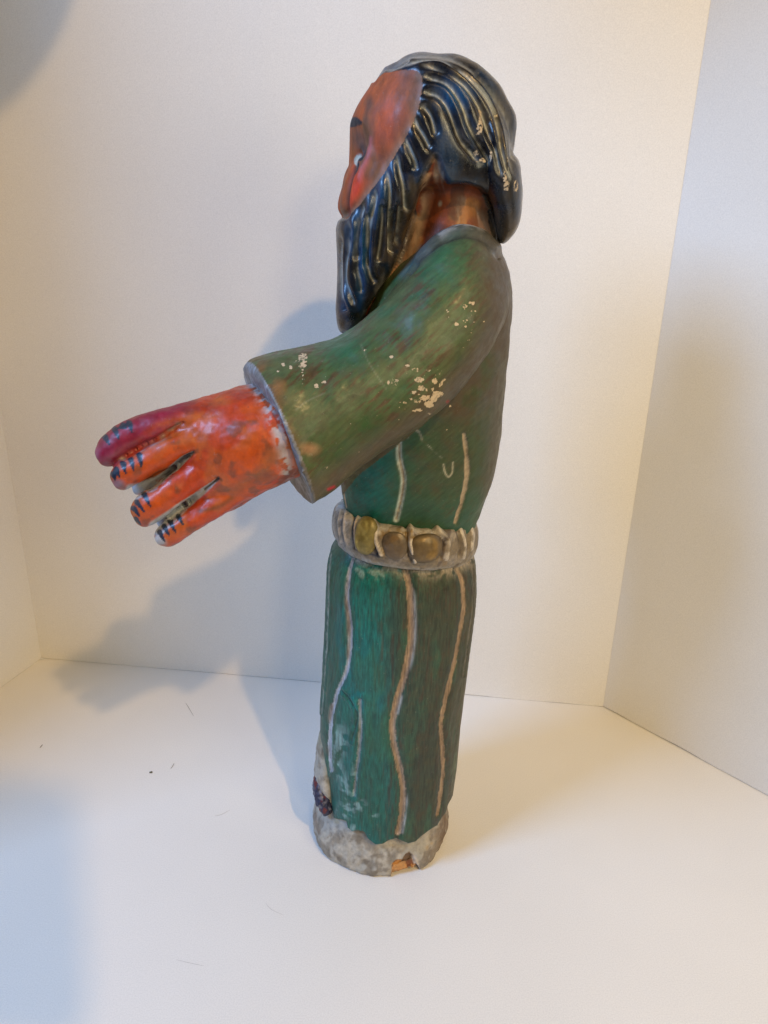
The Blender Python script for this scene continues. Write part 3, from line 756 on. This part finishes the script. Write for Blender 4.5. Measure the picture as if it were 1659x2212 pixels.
# whitish wrist edge
dw, _ = dline(T, [(545, 826), (565, 850), (585, 890), (603, 940), (615, 985), (620, 1022)], 4, Y=YH)
C = mixc(C, (0.48, 0.42, 0.40), gauss(dw, .0027) * ss(fbm(V, 330, 3, 9.1), .40, .52))
C = mixc(C, (0.10, 0.07, 0.06), gauss(dw, .0016) * ss(fbm(V, 180, 3, 19.1), .54, .64) * .5)
C = mixc(C, (0.40, 0.28, 0.24), sp((350, 1170), .003, .003))
C = mixc(C, (0.45, 0.40, 0.36), ss(sp((345, 1166), .0035, .003), .2, .5))
C = mixc(C, (0.22, 0.15, 0.20), sp((256, 1045), .004, .003) * .8)
C = mixc(C, (0.30, 0.07, 0.12), sp((207, 980), .003, .005) * .7)
ZH = lambda l: [(177 + a * .3378, 337.8 + b * .3378 + 399.5) for a, b in l]
def tick(a, b, w=.0015, c=(0.010, 0.018, 0.035)):
    global C
    d, u = dline(T, ZH([a, b]), 0, Y=YH)
    C = mixc(C, c, ss(gauss(d, w * (1.05 - .75 * u)), .35, .5))
for a, b in (((365, 725), (380, 800)), ((312, 755), (332, 825)), ((265, 785), (282, 845)), ((222, 820), (240, 870)), ((205, 850), (212, 885)),
             ((400, 980), (438, 1055)), ((352, 1030), (398, 1090)), ((330, 1068), (368, 1118)), ((342, 1140), (372, 1172)),
             ((612, 1115), (648, 1172)), ((565, 1150), (598, 1215)), ((528, 1185), (560, 1238)), ((500, 1222), (530, 1275)),
             ((305, 530), (320, 580)), ((215, 570), (238, 625)), ((150, 615), (175, 660)), ((270, 545), (240, 560))):
    tick(a, b)
C = mixc(C, (0.12, 0.05, 0.02), gauss(dline(T, ZH([(755, 1085), (870, 1060), (960, 1000)]), 3, Y=YH)[0], .0012) * .7)
C = mixc(C, (0.22, 0.09, 0.02), gauss(dline(T, ZH([(960, 960), (1080, 880), (1200, 770), (1290, 680)]), 3, Y=YH)[0], .003) * .5)
wear = np.zeros((len(V), 3)); wear[:, 1] = .10; wear[:, 2] = .9
# split fingers from the palm
fcx = T[Q].mean(1)
def fin(pts): return inside(fcx, pts, YH)
fz = V[Q][:, :, 1].mean(1)
thumb = fin([(330, 870), (330, 990), (500, 990), (500, 870)]) & (fz > .340)
fa = fin([(372, 850), (395, 922), (262, 995), (235, 1010), (180, 1020), (180, 900)]) & ~thumb
fb_ = fin([(395, 922), (417, 978), (300, 1062), (220, 1075), (225, 1005), (262, 995)]) & ~thumb & ~fa
fc_ = fin([(417, 978), (470, 1036), (345, 1140), (240, 1150), (260, 1080), (300, 1062)]) & ~thumb & ~fa & ~fb_
fd = fin([(470, 1036), (520, 1100), (360, 1200), (300, 1200), (300, 1150), (345, 1140)]) & ~thumb & ~fa & ~fb_ & ~fc_
pal = ~(thumb | fa | fb_ | fc_ | fd)
hand = part('hand', V, Q, HANDM, C, wear, pal)
for sel in (fa, fb_, fc_, fd, thumb):
    if sel.sum() > 10:
        part('thumb' if sel is thumb else 'finger', V, Q, HANDM, C, wear, sel, parent=hand)

# ---- skirt --------------------------------------------------------------------------------------
skirt = loft([(752, 1140, 1010, 1140, .40, .028), (728, 1165, 1018, 1172, .40, .034), (715, 1192, 1024, 1200, .40, .0375), (709, 1225, 1027, 1230, .40, .039), (706, 1290, 1026, 1290, .40, .0395),
              (701, 1380, 1016, 1380, .40, .0395), (696, 1470, 1005, 1470, .401, .0395), (693, 1550, 995, 1550, .402, .0395), (696, 1620, 988, 1620, .403, .0395),
              (704, 1690, 979, 1690, .4035, .0410), (712, 1740, 971, 1740, .403, .0425), (722, 1782, 962, 1775, .403, .043)], ex=2.25, sub=5)
V, Q = solid([skirt], 0.00072, 4)
T = side(V); N = normals(V, Q)
disp = (fbm(V * np.array([1, 1, .35]), 90, 3, 6) - .5) * .0016
SL = [([(766, 1195), (755, 1228), (750, 1262), (750, 1300), (756, 1345), (756, 1400), (748, 1450), (727, 1500), (716, 1550), (712, 1610), (716, 1665)], .00130, .0013, (0.36, 0.38, 0.41), .18),
      ([(777, 1512), (779, 1560), (777, 1610), (770, 1665), (764, 1720)], .00120, .0010, (0.22, 0.25, 0.24), .5),
      ([(872, 1222), (884, 1270), (888, 1330), (887, 1390), (876, 1450), (858, 1510), (848, 1560), (850, 1605), (862, 1655), (870, 1705), (868, 1755), (860, 1800)], .00215, .0015, (0.31, 0.22, 0.145), .1),
      ([(985, 1225), (999, 1262), (1001, 1320), (992, 1380), (978, 1450), (962, 1515), (953, 1565), (957, 1615), (957, 1670), (949, 1735), (945, 1760)], .00135, .0012, (0.30, 0.21, 0.13), .15),
      ([(716, 1196), (711, 1250), (709, 1320), (704, 1410), (699, 1480), (697, 1540)], .0004, .0005, (0.20, 0.24, 0.20), 0),
      ([(1018, 1215), (1021, 1280), (1012, 1370), (1000, 1460)], .0004, .0005, (0.12, 0.11, 0.08), 0),
      ([(740, 1490), (772, 1540), (760, 1600)], .0006, .0004, (0.010, 0.05, 0.045), .5)]
lines = []
for pts, w, dp, c, tp in SL:
    d, u = dline(T, pts, 5)
    ww = w * (1 - tp * np.abs(u - .45) * 1.6) * (0.82 + .36 * fbm(V, 140, 2, 1.1))
    d = np.abs(d + (fbm(V, 420, 3, 4.4) - .5) * .0012)
    k = gauss(d, ww); disp -= dp * k
    # the cloth swells between the cut folds
    disp += .0006 * gauss(d - w * 3.0, w * 1.6)
    lines.append((ss(k, .30, .5), c, u, d))
# scalloped hem
hem = dline(T, [(712, 1768), (728, 1778), (745, 1790), (758, 1800), (770, 1796), (782, 1802), (795, 1822), (815, 1830), (835, 1822), (850, 1812), (872, 1815), (885, 1823), (905, 1818), (920, 1802), (937, 1795), (950, 1788), (968, 1762), (985, 1750)], 3)[0]
V = V + N * disp[:, None]
HEMPOLY = [(640, 1100), (640, 1560), (690, 1585), (698, 1625), (710, 1690), (718, 1768), (736, 1772), (745, 1776), (748, 1790), (758, 1799), (772, 1797), (784, 1800), (793, 1815), (810, 1828), (828, 1826), (842, 1816), (856, 1812), (868, 1818), (882, 1824), (900, 1820), (912, 1808), (926, 1797), (936, 1790), (948, 1784), (956, 1766), (964, 1757), (971, 1738), (980, 1722), (1060, 1690), (1060, 1100)]
C = np.tile(np.array(TEAL), (len(V), 1))
stk = vnoise(V * np.array([900, 900, 60])) * .6 + vnoise(V * np.array([1900, 1900, 150])) * .4
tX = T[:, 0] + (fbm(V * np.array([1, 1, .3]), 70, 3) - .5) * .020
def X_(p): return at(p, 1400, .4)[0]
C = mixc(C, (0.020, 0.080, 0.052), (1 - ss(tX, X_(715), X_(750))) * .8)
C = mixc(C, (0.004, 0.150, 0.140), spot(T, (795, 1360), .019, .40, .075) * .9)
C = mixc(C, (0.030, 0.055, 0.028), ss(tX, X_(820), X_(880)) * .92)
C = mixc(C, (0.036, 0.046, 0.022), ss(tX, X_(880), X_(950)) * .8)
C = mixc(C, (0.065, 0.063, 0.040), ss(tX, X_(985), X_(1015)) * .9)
C = mixc(C, (0.008, 0.085, 0.055), soft_in(T, [(770, 1560), (850, 1560), (855, 1830), (740, 1800)], .02) * .7)
C = mixc(C, (0.055, 0.034, 0.018), ss(stk, .55, .74) * (.25 + .45 * ss(tX, X_(800), X_(870))))
C = mixc(C, (0.020, 0.10, 0.055), ss(stk, .20, .30) * 0 + ss(fbm(V * np.array([1, 1, .25]), 160, 2, 8.1), .56, .68) * .5)
C = mixc(C, (0.020, 0.024, 0.014), gauss(dline(T, [(920, 1550), (905, 1650), (890, 1740)], 3)[0], .006) * .4)
for k, c, u, d in lines:
    C = mixc(C, c, k)
k, c, u, d = lines[2]
dd, _ = dline(T, [(p[0] + 9, p[1]) for p in SL[2][0]], 5); C = mixc(C, (0.34, 0.36, 0.37), gauss(dd, .0007) * ss(fbm(V, 60, 2, 3.3), .46, .6) * .8)
dd, _ = dline(T, [(p[0] - 4, p[1]) for p in SL[0][0]], 5); C = mixc(C, (0.20, 0.155, 0.12), gauss(dd, .0008) * ss(fbm(V, 60, 2, 5.3), .44, .6) * .9)
# pale scuffs near the hem and under the belt
z0 = lambda a, b, w, h, k: None
sc = ss(fbm(V, 240, 3, 6.6), .44, .58)
for p, r, ry in (((735, 1600), .006, .014), ((728, 1660), .005, .010), ((775, 1740), .006, .006), ((800, 1760), .006, .004), ((742, 1755), .006, .005), ((765, 1690), .0025, .014), ((752, 1745), .007, .010), ((765, 1790), .004, .004), ((745, 1700), .004, .012), ((790, 1235), .010, .006), ((830, 1235), .012, .005)):
    C = mixc(C, (0.17, 0.29, 0.28), spot(T, p, r * 1.15, .40, ry * 1.2) * sc * .95)
for cx, cy, r, ry in ((730, 1608, .0012, .003), (767, 1643, .0016, .0016), (752, 1718, .0022, .0035), (855, 1597, .0006, .002)):
    c0 = S([(cx, cy)])[0]
    q = np.sqrt(((T[:, 0] - c0[0]) / r) ** 2 + ((T[:, 1] - c0[1]) / ry) ** 2)
    C = mixc(C, (0.16, 0.27, 0.25), gauss(q - 1, .28) * .5 * ss(fbm(V, 300, 2, 3), .4, .55))
C = mixc(C, (0.30, 0.255, 0.19), gauss(dline(T, [(760, 1182), (800, 1205), (850, 1222), (900, 1232), (950, 1235), (985, 1225), (1025, 1205)], 3)[0], .0042) * ss(fbm(V, 260, 3, 2.6), .38, .52) * .9)
C = mixc(C, (0.34, 0.27, 0.18), spot(T, (960, 1240), .003, .40, .005) * ss(fbm(V, 260, 2, 2.0), .36, .5))
C = mixc(C, (0.30, 0.34, 0.36), spot(T, (790, 1208), .010, .40, .004) * sc)
wear = np.zeros((len(V), 3)); wear[:, 2] = .9; wear[:, 1] = .16 + .16 * ss(tX, X_(820), X_(900))
W = np.zeros(len(V))
for k in range(60):
    r = rs.uniform(.7, 1.4) * .00028
    W = np.maximum(W, spot(T, (rs.uniform(720, 1000), rs.uniform(1230, 1760)), r, .40, r * rs.uniform(1, 3)))
wear[:, 0] = W * .5
keep = inside(T, HEMPOLY)[Q].sum(1) >= 2
# turn the hem in so that the skirt has a thick edge
vin = inside(T, HEMPOLY)
edge = np.clip(1 - dline(T, HEMPOLY[2:-2], 0)[0] / .0016, 0, 1) * vin
V = V - N * (edge ** 2 * .0012)[:, None]
V[~vin] -= N[~vin] * .0040
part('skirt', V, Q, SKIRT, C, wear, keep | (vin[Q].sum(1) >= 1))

# ---- base with the foot --------------------------------------------------------------------------
basev = zloft([(0.0, .0045, .4085, .0465, .0465), (.004, .0042, .4083, .0472, .0472), (.012, .0033, .408, .0460, .0450), (.022, .0033, .408, .0430, .0415), (.035, .0040, .407, .0400, .0385),
               (.050, .0050, .406, .0375, .0370), (.075, .0060, .405, .0365, .0360), (.10, .0070, .403, .034, .034)], seg=160, ex=2.15)
lip = loft([(700, 1570, 730, 1570, .40, .012), (688, 1595, 740, 1595, .40, .017), (682, 1640, 740, 1640, .40, .019), (682, 1670, 740, 1670, .40, .020), (690, 1700, 740, 1700, .40, .02)], ex=2.1)
V, Q = solid([basev, lip], 0.00075, 4)
T = side(V); N = normals(V, Q)
# the broken bite at the foot of the base
bite = soft_in(T, [(846, 1960), (846, 1888), (847, 1866), (856, 1858), (870, 1858), (876, 1846), (885, 1842), (893, 1850), (899, 1866), (905, 1876), (908, 1885), (912, 1960)], .0010) * (V[:, 1] < .4)
bn = fbm(V * np.array([1, 1, .3]), 420, 3, 1)
disp = (fbm(V, 90, 3, 3) - .5) * .0036 + (fbm(V, 330, 2, 13) - .5) * .0009 - bite * (.0006 + .0030 * bn)
V = V + N * disp[:, None]
# ragged lower edge of the bite, and at the right rear
rag = bite * (V[:, 2] < .008)
V[:, 2] += rag * (.0004 + .0026 * fbm(V, 300, 2, 7))
rr_ = ss(V[:, 0], .030, .045) * (V[:, 2] < .02)
V[:, 0] -= rr_ * (.003 + .005 * fbm(V, 160, 3, 4)) * ss(-V[:, 2], -.02, 0)
C = np.tile(np.array((0.42, 0.385, 0.32)), (len(V), 1))
C = mixc(C, (0.25, 0.215, 0.165), ss(fbm(V, 100, 4, 4.4), .44, .62))
C = mixc(C, (0.15, 0.12, 0.085), ss(fbm(V, 240, 3, 24.4), .55, .68) * .6)
C = mixc(C, (0.38, 0.36, 0.31), ss(fbm(V, 130, 3, 8.4), .54, .66))
C = mixc(C, (0.30, 0.33, 0.34), spot(T, (725, 1770), .014, .40, .016) * .7)
C = mixc(C, (0.12, 0.075, 0.04), ss(-V[:, 2], -.003, 0) * ss(fbm(V, 200, 3, 5), .35, .55) * .8)  # contact shadow painted around the bottom edge of the base
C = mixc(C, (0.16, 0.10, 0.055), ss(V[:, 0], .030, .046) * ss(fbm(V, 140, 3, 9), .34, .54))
C = mixc(C, (0.52, 0.25, 0.075), bite)
C = mixc(C, (0.20, 0.07, 0.025), bite * ss(bn, .48, .62))
C = mixc(C, (0.11, 0.075, 0.05), soft_in(T, [(866, 1872), (872, 1850), (884, 1840), (896, 1850), (893, 1866), (880, 1870)], .001) * .9)
C = mixc(C, (0.55, 0.47, 0.38), soft_in(T, [(893, 1845), (904, 1858), (908, 1880), (900, 1882), (893, 1862)], .001) * .9)
dt, _ = dline(T, [(690, 1588), (703, 1640), (714, 1690), (722, 1735), (727, 1775)], 3); C = mixc(C, (0.30, 0.28, 0.19), gauss(dt, .0022) * .8)
C = mixc(C, (0.12, 0.085, 0.05), spot(T, (697, 1625), .0018, .40, .005) * .8)
C = mixc(C, (0.15, 0.10, 0.07), gauss(dline(T, [(679, 1755), (684, 1785), (692, 1800)], 3)[0], .0016) * .8)
C = mixc(C, (0.46, 0.34, 0.19), (spot(T, (935, 1822), .002, .40, .002) + spot(T, (925, 1832), .0016, .40, .003)) * .7)
wear = np.zeros((len(V), 3)); wear[:, 2] = .5 * (1 - bite); wear[:, 1] = .18; wear[:, 0] = 0
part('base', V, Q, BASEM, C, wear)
foot = loft([(690, 1646, 702, 1646, .398, .003), (682, 1662, 710, 1664, .396, .007), (679, 1684, 716, 1686, .394, .010), (683, 1707, 721, 1706, .392, .011), (693, 1728, 725, 1726, .390, .009), (702, 1744, 719, 1742, .389, .004)], ex=2.1)
V, Q = solid([foot], 0.0005, 3)
V[:, 1] -= 0.004
V[:, 0] -= 0.0006
T = side(V); N = normals(V, Q)
V = V + N * ((fbm(V, 420, 2, 3) - .5) * .002)[:, None]
C = np.tile(np.array((0.022, 0.024, 0.060)), (len(V), 1))
C = mixc(C, (0.11, 0.016, 0.018), ss(fbm(V, 260, 2, 4.4), .58, .68))
C = mixc(C, (0.16, 0.16, 0.20), ss(fbm(V, 380, 2, 9.4), .56, .66) * .8)
wear = np.zeros((len(V), 3)); wear[:, 2] = .8
part('foot', V, Q, SKIN, C, wear)

# ---- belt ---------------------------------------------------------------------------------------
bl = at(722, 1128, .40); br = at(1027, 1158, .40)
bc = (bl + br) / 2; brx = (br[0] - bl[0]) / 2 + .0005
tilt = math.atan2(br[2] - bl[2], br[0] - bl[0])
NS, NT = 900, 64
ph = np.linspace(0, 2 * np.pi, NS, endpoint=False)
th_ = np.linspace(0, 2 * np.pi, NT, endpoint=False)
PH, THE = np.meshgrid(ph, th_, indexing='ij')
hh, tt = 0.0118, 0.0066                       # half height, half thickness
ux = np.cos(PH); uy = -np.sin(PH)
rx, ry = brx - tt * .9, .0385 - tt * .9 + .004
rr = 1.0
ct, st_ = np.cos(THE), np.sin(THE)
prof_r = tt * np.sign(ct) * np.abs(ct) ** .8; prof_z = hh * np.sign(st_) * np.abs(st_) ** .9
X = bc[0] + (rx + prof_r) * ux; Yb = .400 + (ry + prof_r) * uy
Zb = bc[2] + prof_z + (X - bc[0]) * math.tan(tilt) + (0.400 - Yb) * 0.13
V = np.stack([X.ravel(), Yb.ravel(), Zb.ravel()], 1)
ii, jj = np.meshgrid(np.arange(NS), np.arange(NT), indexing='ij')
Q = np.stack([(ii * NT + jj).ravel(), (((ii + 1) % NS) * NT + jj).ravel(), (((ii + 1) % NS) * NT + (jj + 1) % NT).ravel(), (ii * NT + (jj + 1) % NT).ravel()], 1)
Nn = normals(V, Q)
if ((V - np.array([bc[0], .4, bc[2]])) * Nn).sum(1).mean() < 0: Nn = -Nn; Q = Q[:, ::-1]
T = side(V)
DV = [[(737, 1105), (733, 1135), (738, 1170)], [(748, 1108), (744, 1140), (752, 1178)], [(775, 1112), (767, 1140), (771, 1182)], [(806, 1122), (812, 1150), (813, 1170), (825, 1195)],
      [(881, 1128), (888, 1150), (886, 1175), (896, 1210)], [(939, 1138), (952, 1155), (966, 1172), (962, 1205)], [(985, 1125), (997, 1150), (1004, 1180), (1000, 1205)], [(1010, 1125), (1020, 1150), (1018, 1185)]]
disp = (fbm(V, 120, 3, 2) - .5) * .0018
CB = np.tile(np.array((0.185, 0.145, 0.090)), (len(V), 1))
CB = mixc(CB, (0.27, 0.165, 0.05), soft_in(T, [(815, 1140), (960, 1145), (965, 1215), (825, 1200)], .006) * ss(fbm(V, 140, 3, 6.6), .40, .56) * .8)
CB = mixc(CB, (0.26, 0.22, 0.17), ss(fbm(V, 160, 3, 3.1), .46, .6))
CB = mixc(CB, (0.27, 0.29, 0.30), (1 - ss(T[:, 0], at(740, 1140, .4)[0], at(790, 1140, .4)[0])) * .7)
CB = mixc(CB, (0.075, 0.05, 0.03), ss(fbm(V, 230, 3, 13.1), .55, .66) * .7)
edge_b = np.abs(st_).ravel()
CB = mixc(CB, (0.40, 0.36, 0.30), ss(edge_b, .62, .92) * ss(fbm(V, 240, 3, 41.0), .36, .52) * .9)
CB = mixc(CB, (0.38, 0.42, 0.46), ss(edge_b, .5, .9) * (1 - ss(T[:, 0], at(800, 1140, .4)[0], at(850, 1140, .4)[0])) * ss(fbm(V, 220, 3, 51.0), .40, .55) * .8)
near = V[:, 1] < .402
for i, pts in enumerate(DV):
    d, u = dline(T, pts, 4)
    wd = .0015 if i in (3, 4, 5) else .0008
    disp += .0020 * gauss(d, wd * 1.3) * (1 if i in (3, 4, 5) else .5)
    dd, _ = dline(T, [(p[0] - 8, p[1]) for p in pts], 4); disp -= .0014 * gauss(dd, .0010)
    CB = mixc(CB, (0.012, 0.014, 0.030), gauss(dd, .0006) * (.95 if i in (2, 3) else .45) * ss(fbm(V, 200, 2, i), .3, .5))
    CB = mixc(CB, (0.50, 0.44, 0.36), ss(gauss(d, wd), .35, .6) * ss(fbm(V, 250, 2, i * 2.1), .28, .44))
dt_, _ = dline(T, [(772, 1107), (800, 1115), (840, 1125), (880, 1130), (930, 1136), (970, 1134)], 4)
CB = mixc(CB, (0.012, 0.014, 0.030), ss(gauss(dt_, .0010), .4, .6) * ss(fbm(V, 120, 2, 4.2), .38, .5))
db_, _ = dline(T, [(765, 1185), (785, 1194), (805, 1198), (822, 1200)], 4); CB = mixc(CB, (0.012, 0.014, 0.030), ss(gauss(db_, .0009), .4, .6))
V = V + Nn * disp[:, None]
wear = np.zeros((len(V), 3)); wear[:, 2] = .5; wear[:, 1] = .2; wear[:, 0] = 0
belt = part('belt', V, Q, BELTM, CB, wear)
GOLD = painted('old_gold_paint', rough=0.42, coat=0.1, streak=(300, 300, 300), mottle=0.25, bump=0.08)
GOLD.node_tree.nodes['Principled BSDF'].inputs['Metallic'].default_value = 0.35
def bead(cx, cy, wpx, hpx, lift, col, edge_col, ang=0.0):
    """a flattened gold boss lying on the belt"""
    c2 = S([(cx, cy)])[0]
    # belt front surface at that side position
    idx = np.where(near & (((V - np.array([bc[0], .4, bc[2]])) * Nn).sum(1) > .015))[0]
    Tn = side(V[idx])
    j = idx[np.argmin(((Tn - c2) ** 2).sum(1))]
    n = Nn[j]; c = V[j]
    up = np.array([0, 0, 1.0]); up = up - n * (up @ n); up /= np.linalg.norm(up)
    rt = np.cross(n, up); rt *= -1 if rt[0] < 0 else 1
    w = wpx * .5 * .00030; h = hpx * .5 * .00034
    A_, B_ = 40, 48
    vs = []
    for a in range(A_ + 1):
        e = a / A_ * math.pi
        for b in range(B_):
            g_ = b / B_ * 2 * math.pi
            s = math.sin(e)
            x = s * math.cos(g_); y = s * math.sin(g_)
            x = math.copysign(abs(x) ** .85, x); y = math.copysign(abs(y) ** .85, y)
            xr = x * math.cos(ang) - y * math.sin(ang) * h / w; yr = x * math.sin(ang) * w / h + y * math.cos(ang)
            sag = -(x * w) ** 2 * 14
            vs.append(c + rt * xr * w + up * yr * h + n * (lift * math.cos(e) + sag))
    vs = np.array(vs)
    i2, j2 = np.meshgrid(np.arange(A_), np.arange(B_), indexing='ij')
    q = np.stack([(i2 * B_ + j2).ravel(), ((i2 + 1) * B_ + j2).ravel(), ((i2 + 1) * B_ + (j2 + 1) % B_).ravel(), (i2 * B_ + (j2 + 1) % B_).ravel()], 1)
    vs += n[None] * ((fbm(vs, 330, 2) - .5) * .0006)[:, None]
    cc = np.tile(np.array(col), (len(vs), 1))
    cc = mixc(cc, edge_col, ss(fbm(vs, 200, 2, cx), .5, .64) * .8)
    rim = np.linalg.norm((vs - c) @ np.stack([rt / w, up / h], 1), axis=1)
    cc = mixc(cc, edge_col, ss(rim, .62, .95))
    ww = np.zeros((len(vs), 3)); ww[:, 1] = .1; ww[:, 2] = .8
    part('gold_bead', vs, q, GOLD, cc, ww, parent=belt)
bead(791, 1156, 44, 60, .0038, (0.50, 0.44, 0.15), (0.20, 0.16, 0.05))
bead(920, 1184, 62, 46, .0034, (0.23, 0.145, 0.045), (0.14, 0.10, 0.05), .05)
bead(852, 1178, 44, 44, .0020, (0.20, 0.12, 0.045), (0.15, 0.115, 0.075), .1)

# ------------------------------------------------------------------ the phone that takes the picture, its shadow falls on the floor at the lower left
def rounded_box(name, cx, cy, cz, w, h, d, r, mat, parent=None, tilt=0.0):
    import bmesh
    pts = []
    for sx, sz, a0 in ((1, 1, 0), (-1, 1, 90), (-1, -1, 180), (1, -1, 270)):
        for k in range(9):
            a = math.radians(a0 + k * 90 / 8)
            pts.append((sx * (w / 2 - r) + r * math.cos(a), sz * (h / 2 - r) + r * math.sin(a)))
    n = len(pts)
    V = [(x, -d / 2, z) for x, z in pts] + [(x, d / 2, z) for x, z in pts]
    F = [tuple(range(n)), tuple(range(2 * n - 1, n - 1, -1))] + [(i, n + i, n + (i + 1) % n, (i + 1) % n) for i in range(n)]
    me = bpy.data.meshes.new(name); me.from_pydata(V, [], F)
    bm = bmesh.new(); bm.from_mesh(me); bmesh.ops.recalc_face_normals(bm, faces=bm.faces); bm.to_mesh(me); bm.free()
    me.materials.append(mat)
    o = bpy.data.objects.new(name, me); COL.objects.link(o)
    o.location = (cx, cy, cz); o.rotation_euler = (0, tilt, 0); o.parent = parent
    return o
ph_ = bpy.data.objects.new('phone', None); COL.objects.link(ph_)
ph_['label'] = 'dark phone held up in front of the board corner, tilted toward the figure'; ph_['category'] = 'phone'
PH_M = plain('phone_shell', (0.03, 0.03, 0.035), 0.3)
rounded_box('phone_body', 0.042, -0.050, 0.529, 0.080, 0.146, 0.008, 0.012, PH_M, ph_, math.radians(10))
rounded_box('camera_bump', 0.060, -0.0445, 0.575, 0.030, 0.030, 0.002, 0.007, PH_M, ph_, math.radians(10))
import bmesh
bm = bmesh.new(); bmesh.ops.create_uvsphere(bm, u_segments=48, v_segments=24, radius=0.062)
me = bpy.data.meshes.new('blocker_ball'); bm.to_mesh(me); bm.free()
for p in me.polygons: p.use_smooth = True
me.materials.append(plain('blocker_white', (0.7, 0.68, 0.62), 0.25))
gl = bpy.data.objects.new('globe_blocker', None); COL.objects.link(gl); gl.location = (-0.130, 0.335, 0.705)  # unseen globe, added only to cast a shadow on the upper left wall
gl['label'] = 'unseen globe added above the board corner to shade the upper left wall'; gl['category'] = 'light blocker'
go = bpy.data.objects.new('blocker_ball', me); COL.objects.link(go); go.parent = gl
import bmesh
bm = bmesh.new(); bmesh.ops.create_cone(bm, cap_ends=True, segments=16, radius1=0.012, radius2=0.003, depth=0.5, matrix=Matrix.Translation((0, 0, 0.28)))
me = bpy.data.meshes.new('blocker_cord'); bm.to_mesh(me); bm.free(); me.materials.append(PH_M)
go = bpy.data.objects.new('blocker_cord', me); COL.objects.link(go); go.parent = gl

# ------------------------------------------------------------------ lint and crumbs on the board
LINT = plain('grey_lint', (0.16, 0.14, 0.13), 0.8)
PALE = plain('pale_lint', (0.42, 0.39, 0.36), 0.8)
CRUMB = plain('dark_crumb', (0.13, 0.12, 0.08), 0.9)
def tube(pts, r, name, mat, label, cat):
    P = catmull(pts, 5); n = len(P); V = []; F = []
    for i in range(n):
        t = P[min(i + 1, n - 1)] - P[max(i - 1, 0)]; t /= np.linalg.norm(t) + 1e-12
        a = np.cross(t, [0, 0, 1.0]); a /= np.linalg.norm(a) + 1e-12; b = np.cross(a, t)
        rr = .8 * r * (0.4 + 0.6 * math.sin(math.pi * (i + .3) / (n - .4)))
        for k in range(6):
            g = 2 * math.pi * k / 6
            V.append(P[i] + a * rr * math.cos(g) + b * rr * math.sin(g))
    V = np.array(V)
    V[:, 2] += max(0, 0.00002 - V[:, 2].min())
    for i in range(n - 1):
        for k in range(6): F.append((i * 6 + k, i * 6 + (k + 1) % 6, (i + 1) * 6 + (k + 1) % 6, (i + 1) * 6 + k))
    c0 = V.mean(0)
    me = bpy.data.meshes.new(name); me.from_pydata((V - c0).tolist(), [], F); me.materials.append(mat)
    o = bpy.data.objects.new(name, me); o.location = c0; COL.objects.link(o)
    o['label'] = label; o['category'] = cat
    return o
def fp(x, y, z=.0002): p = on_floor(x, y); p[2] = z; return p
tube([fp(401, 1519), fp(407, 1528), fp(418, 1547)], .00018, 'lint_fibre', LINT, 'thin grey fibre on the floor just below the hand shadow', 'lint')
tube([fp(86, 1616), fp(92, 1609)], .00032, 'lint_fibre', LINT, 'short dark fibre on the floor nearest the left wall', 'lint')
tube([fp(369, 1661), fp(373, 1655), fp(376, 1649)], .00022, 'lint_fibre', LINT, 'small curled fibre just right of the dark crumb', 'lint')
tube([fp(464, 1763), fp(478, 1760), fp(497, 1750)], .00010, 'lint_fibre', PALE, 'faint fine fibre on the floor left of the figure base', 'lint')
tube([fp(382, 2074), fp(412, 2081), fp(440, 2087)], .00010, 'lint_fibre', PALE, 'long faint fibre at the lower left of the floor', 'lint')
tube([fp(574, 1951), fp(586, 1965), (fp(612, 1977))], .00009, 'lint_fibre', PALE, 'faint hair on the floor below the base of the figure', 'lint')
def crumb(c, r, name, mat, label, cat, sx=1.0, sz=.6):
    import bmesh
    bm = bmesh.new(); bmesh.ops.create_icosphere(bm, subdivisions=2, radius=r)
    rg = random.Random(int(abs(c[0]) * 1e5))
    for v in bm.verts: v.co *= rg.uniform(.65, 1.2); v.co.x *= sx; v.co.z *= sz
    me = bpy.data.meshes.new(name); bm.to_mesh(me); bm.free(); me.materials.append(mat)
    o = bpy.data.objects.new(name, me); o.location = c; COL.objects.link(o); o['label'] = label; o['category'] = cat
    return o
crumb(fp(91, 1424, .0006), .0011, 'light_leak_chip', plain('light_leak_white', (0.9, 0.9, 0.9), 0.6), 'tiny white chip standing in for light leaking through the left floor corner', 'light leak', 1.6)  # bright chip added in place of light leaking through the corner gap
crumb(fp(326, 1669, .0004), .0009, 'crumb', CRUMB, 'dark olive crumb on the floor left of the figure', 'crumb', 1.5)
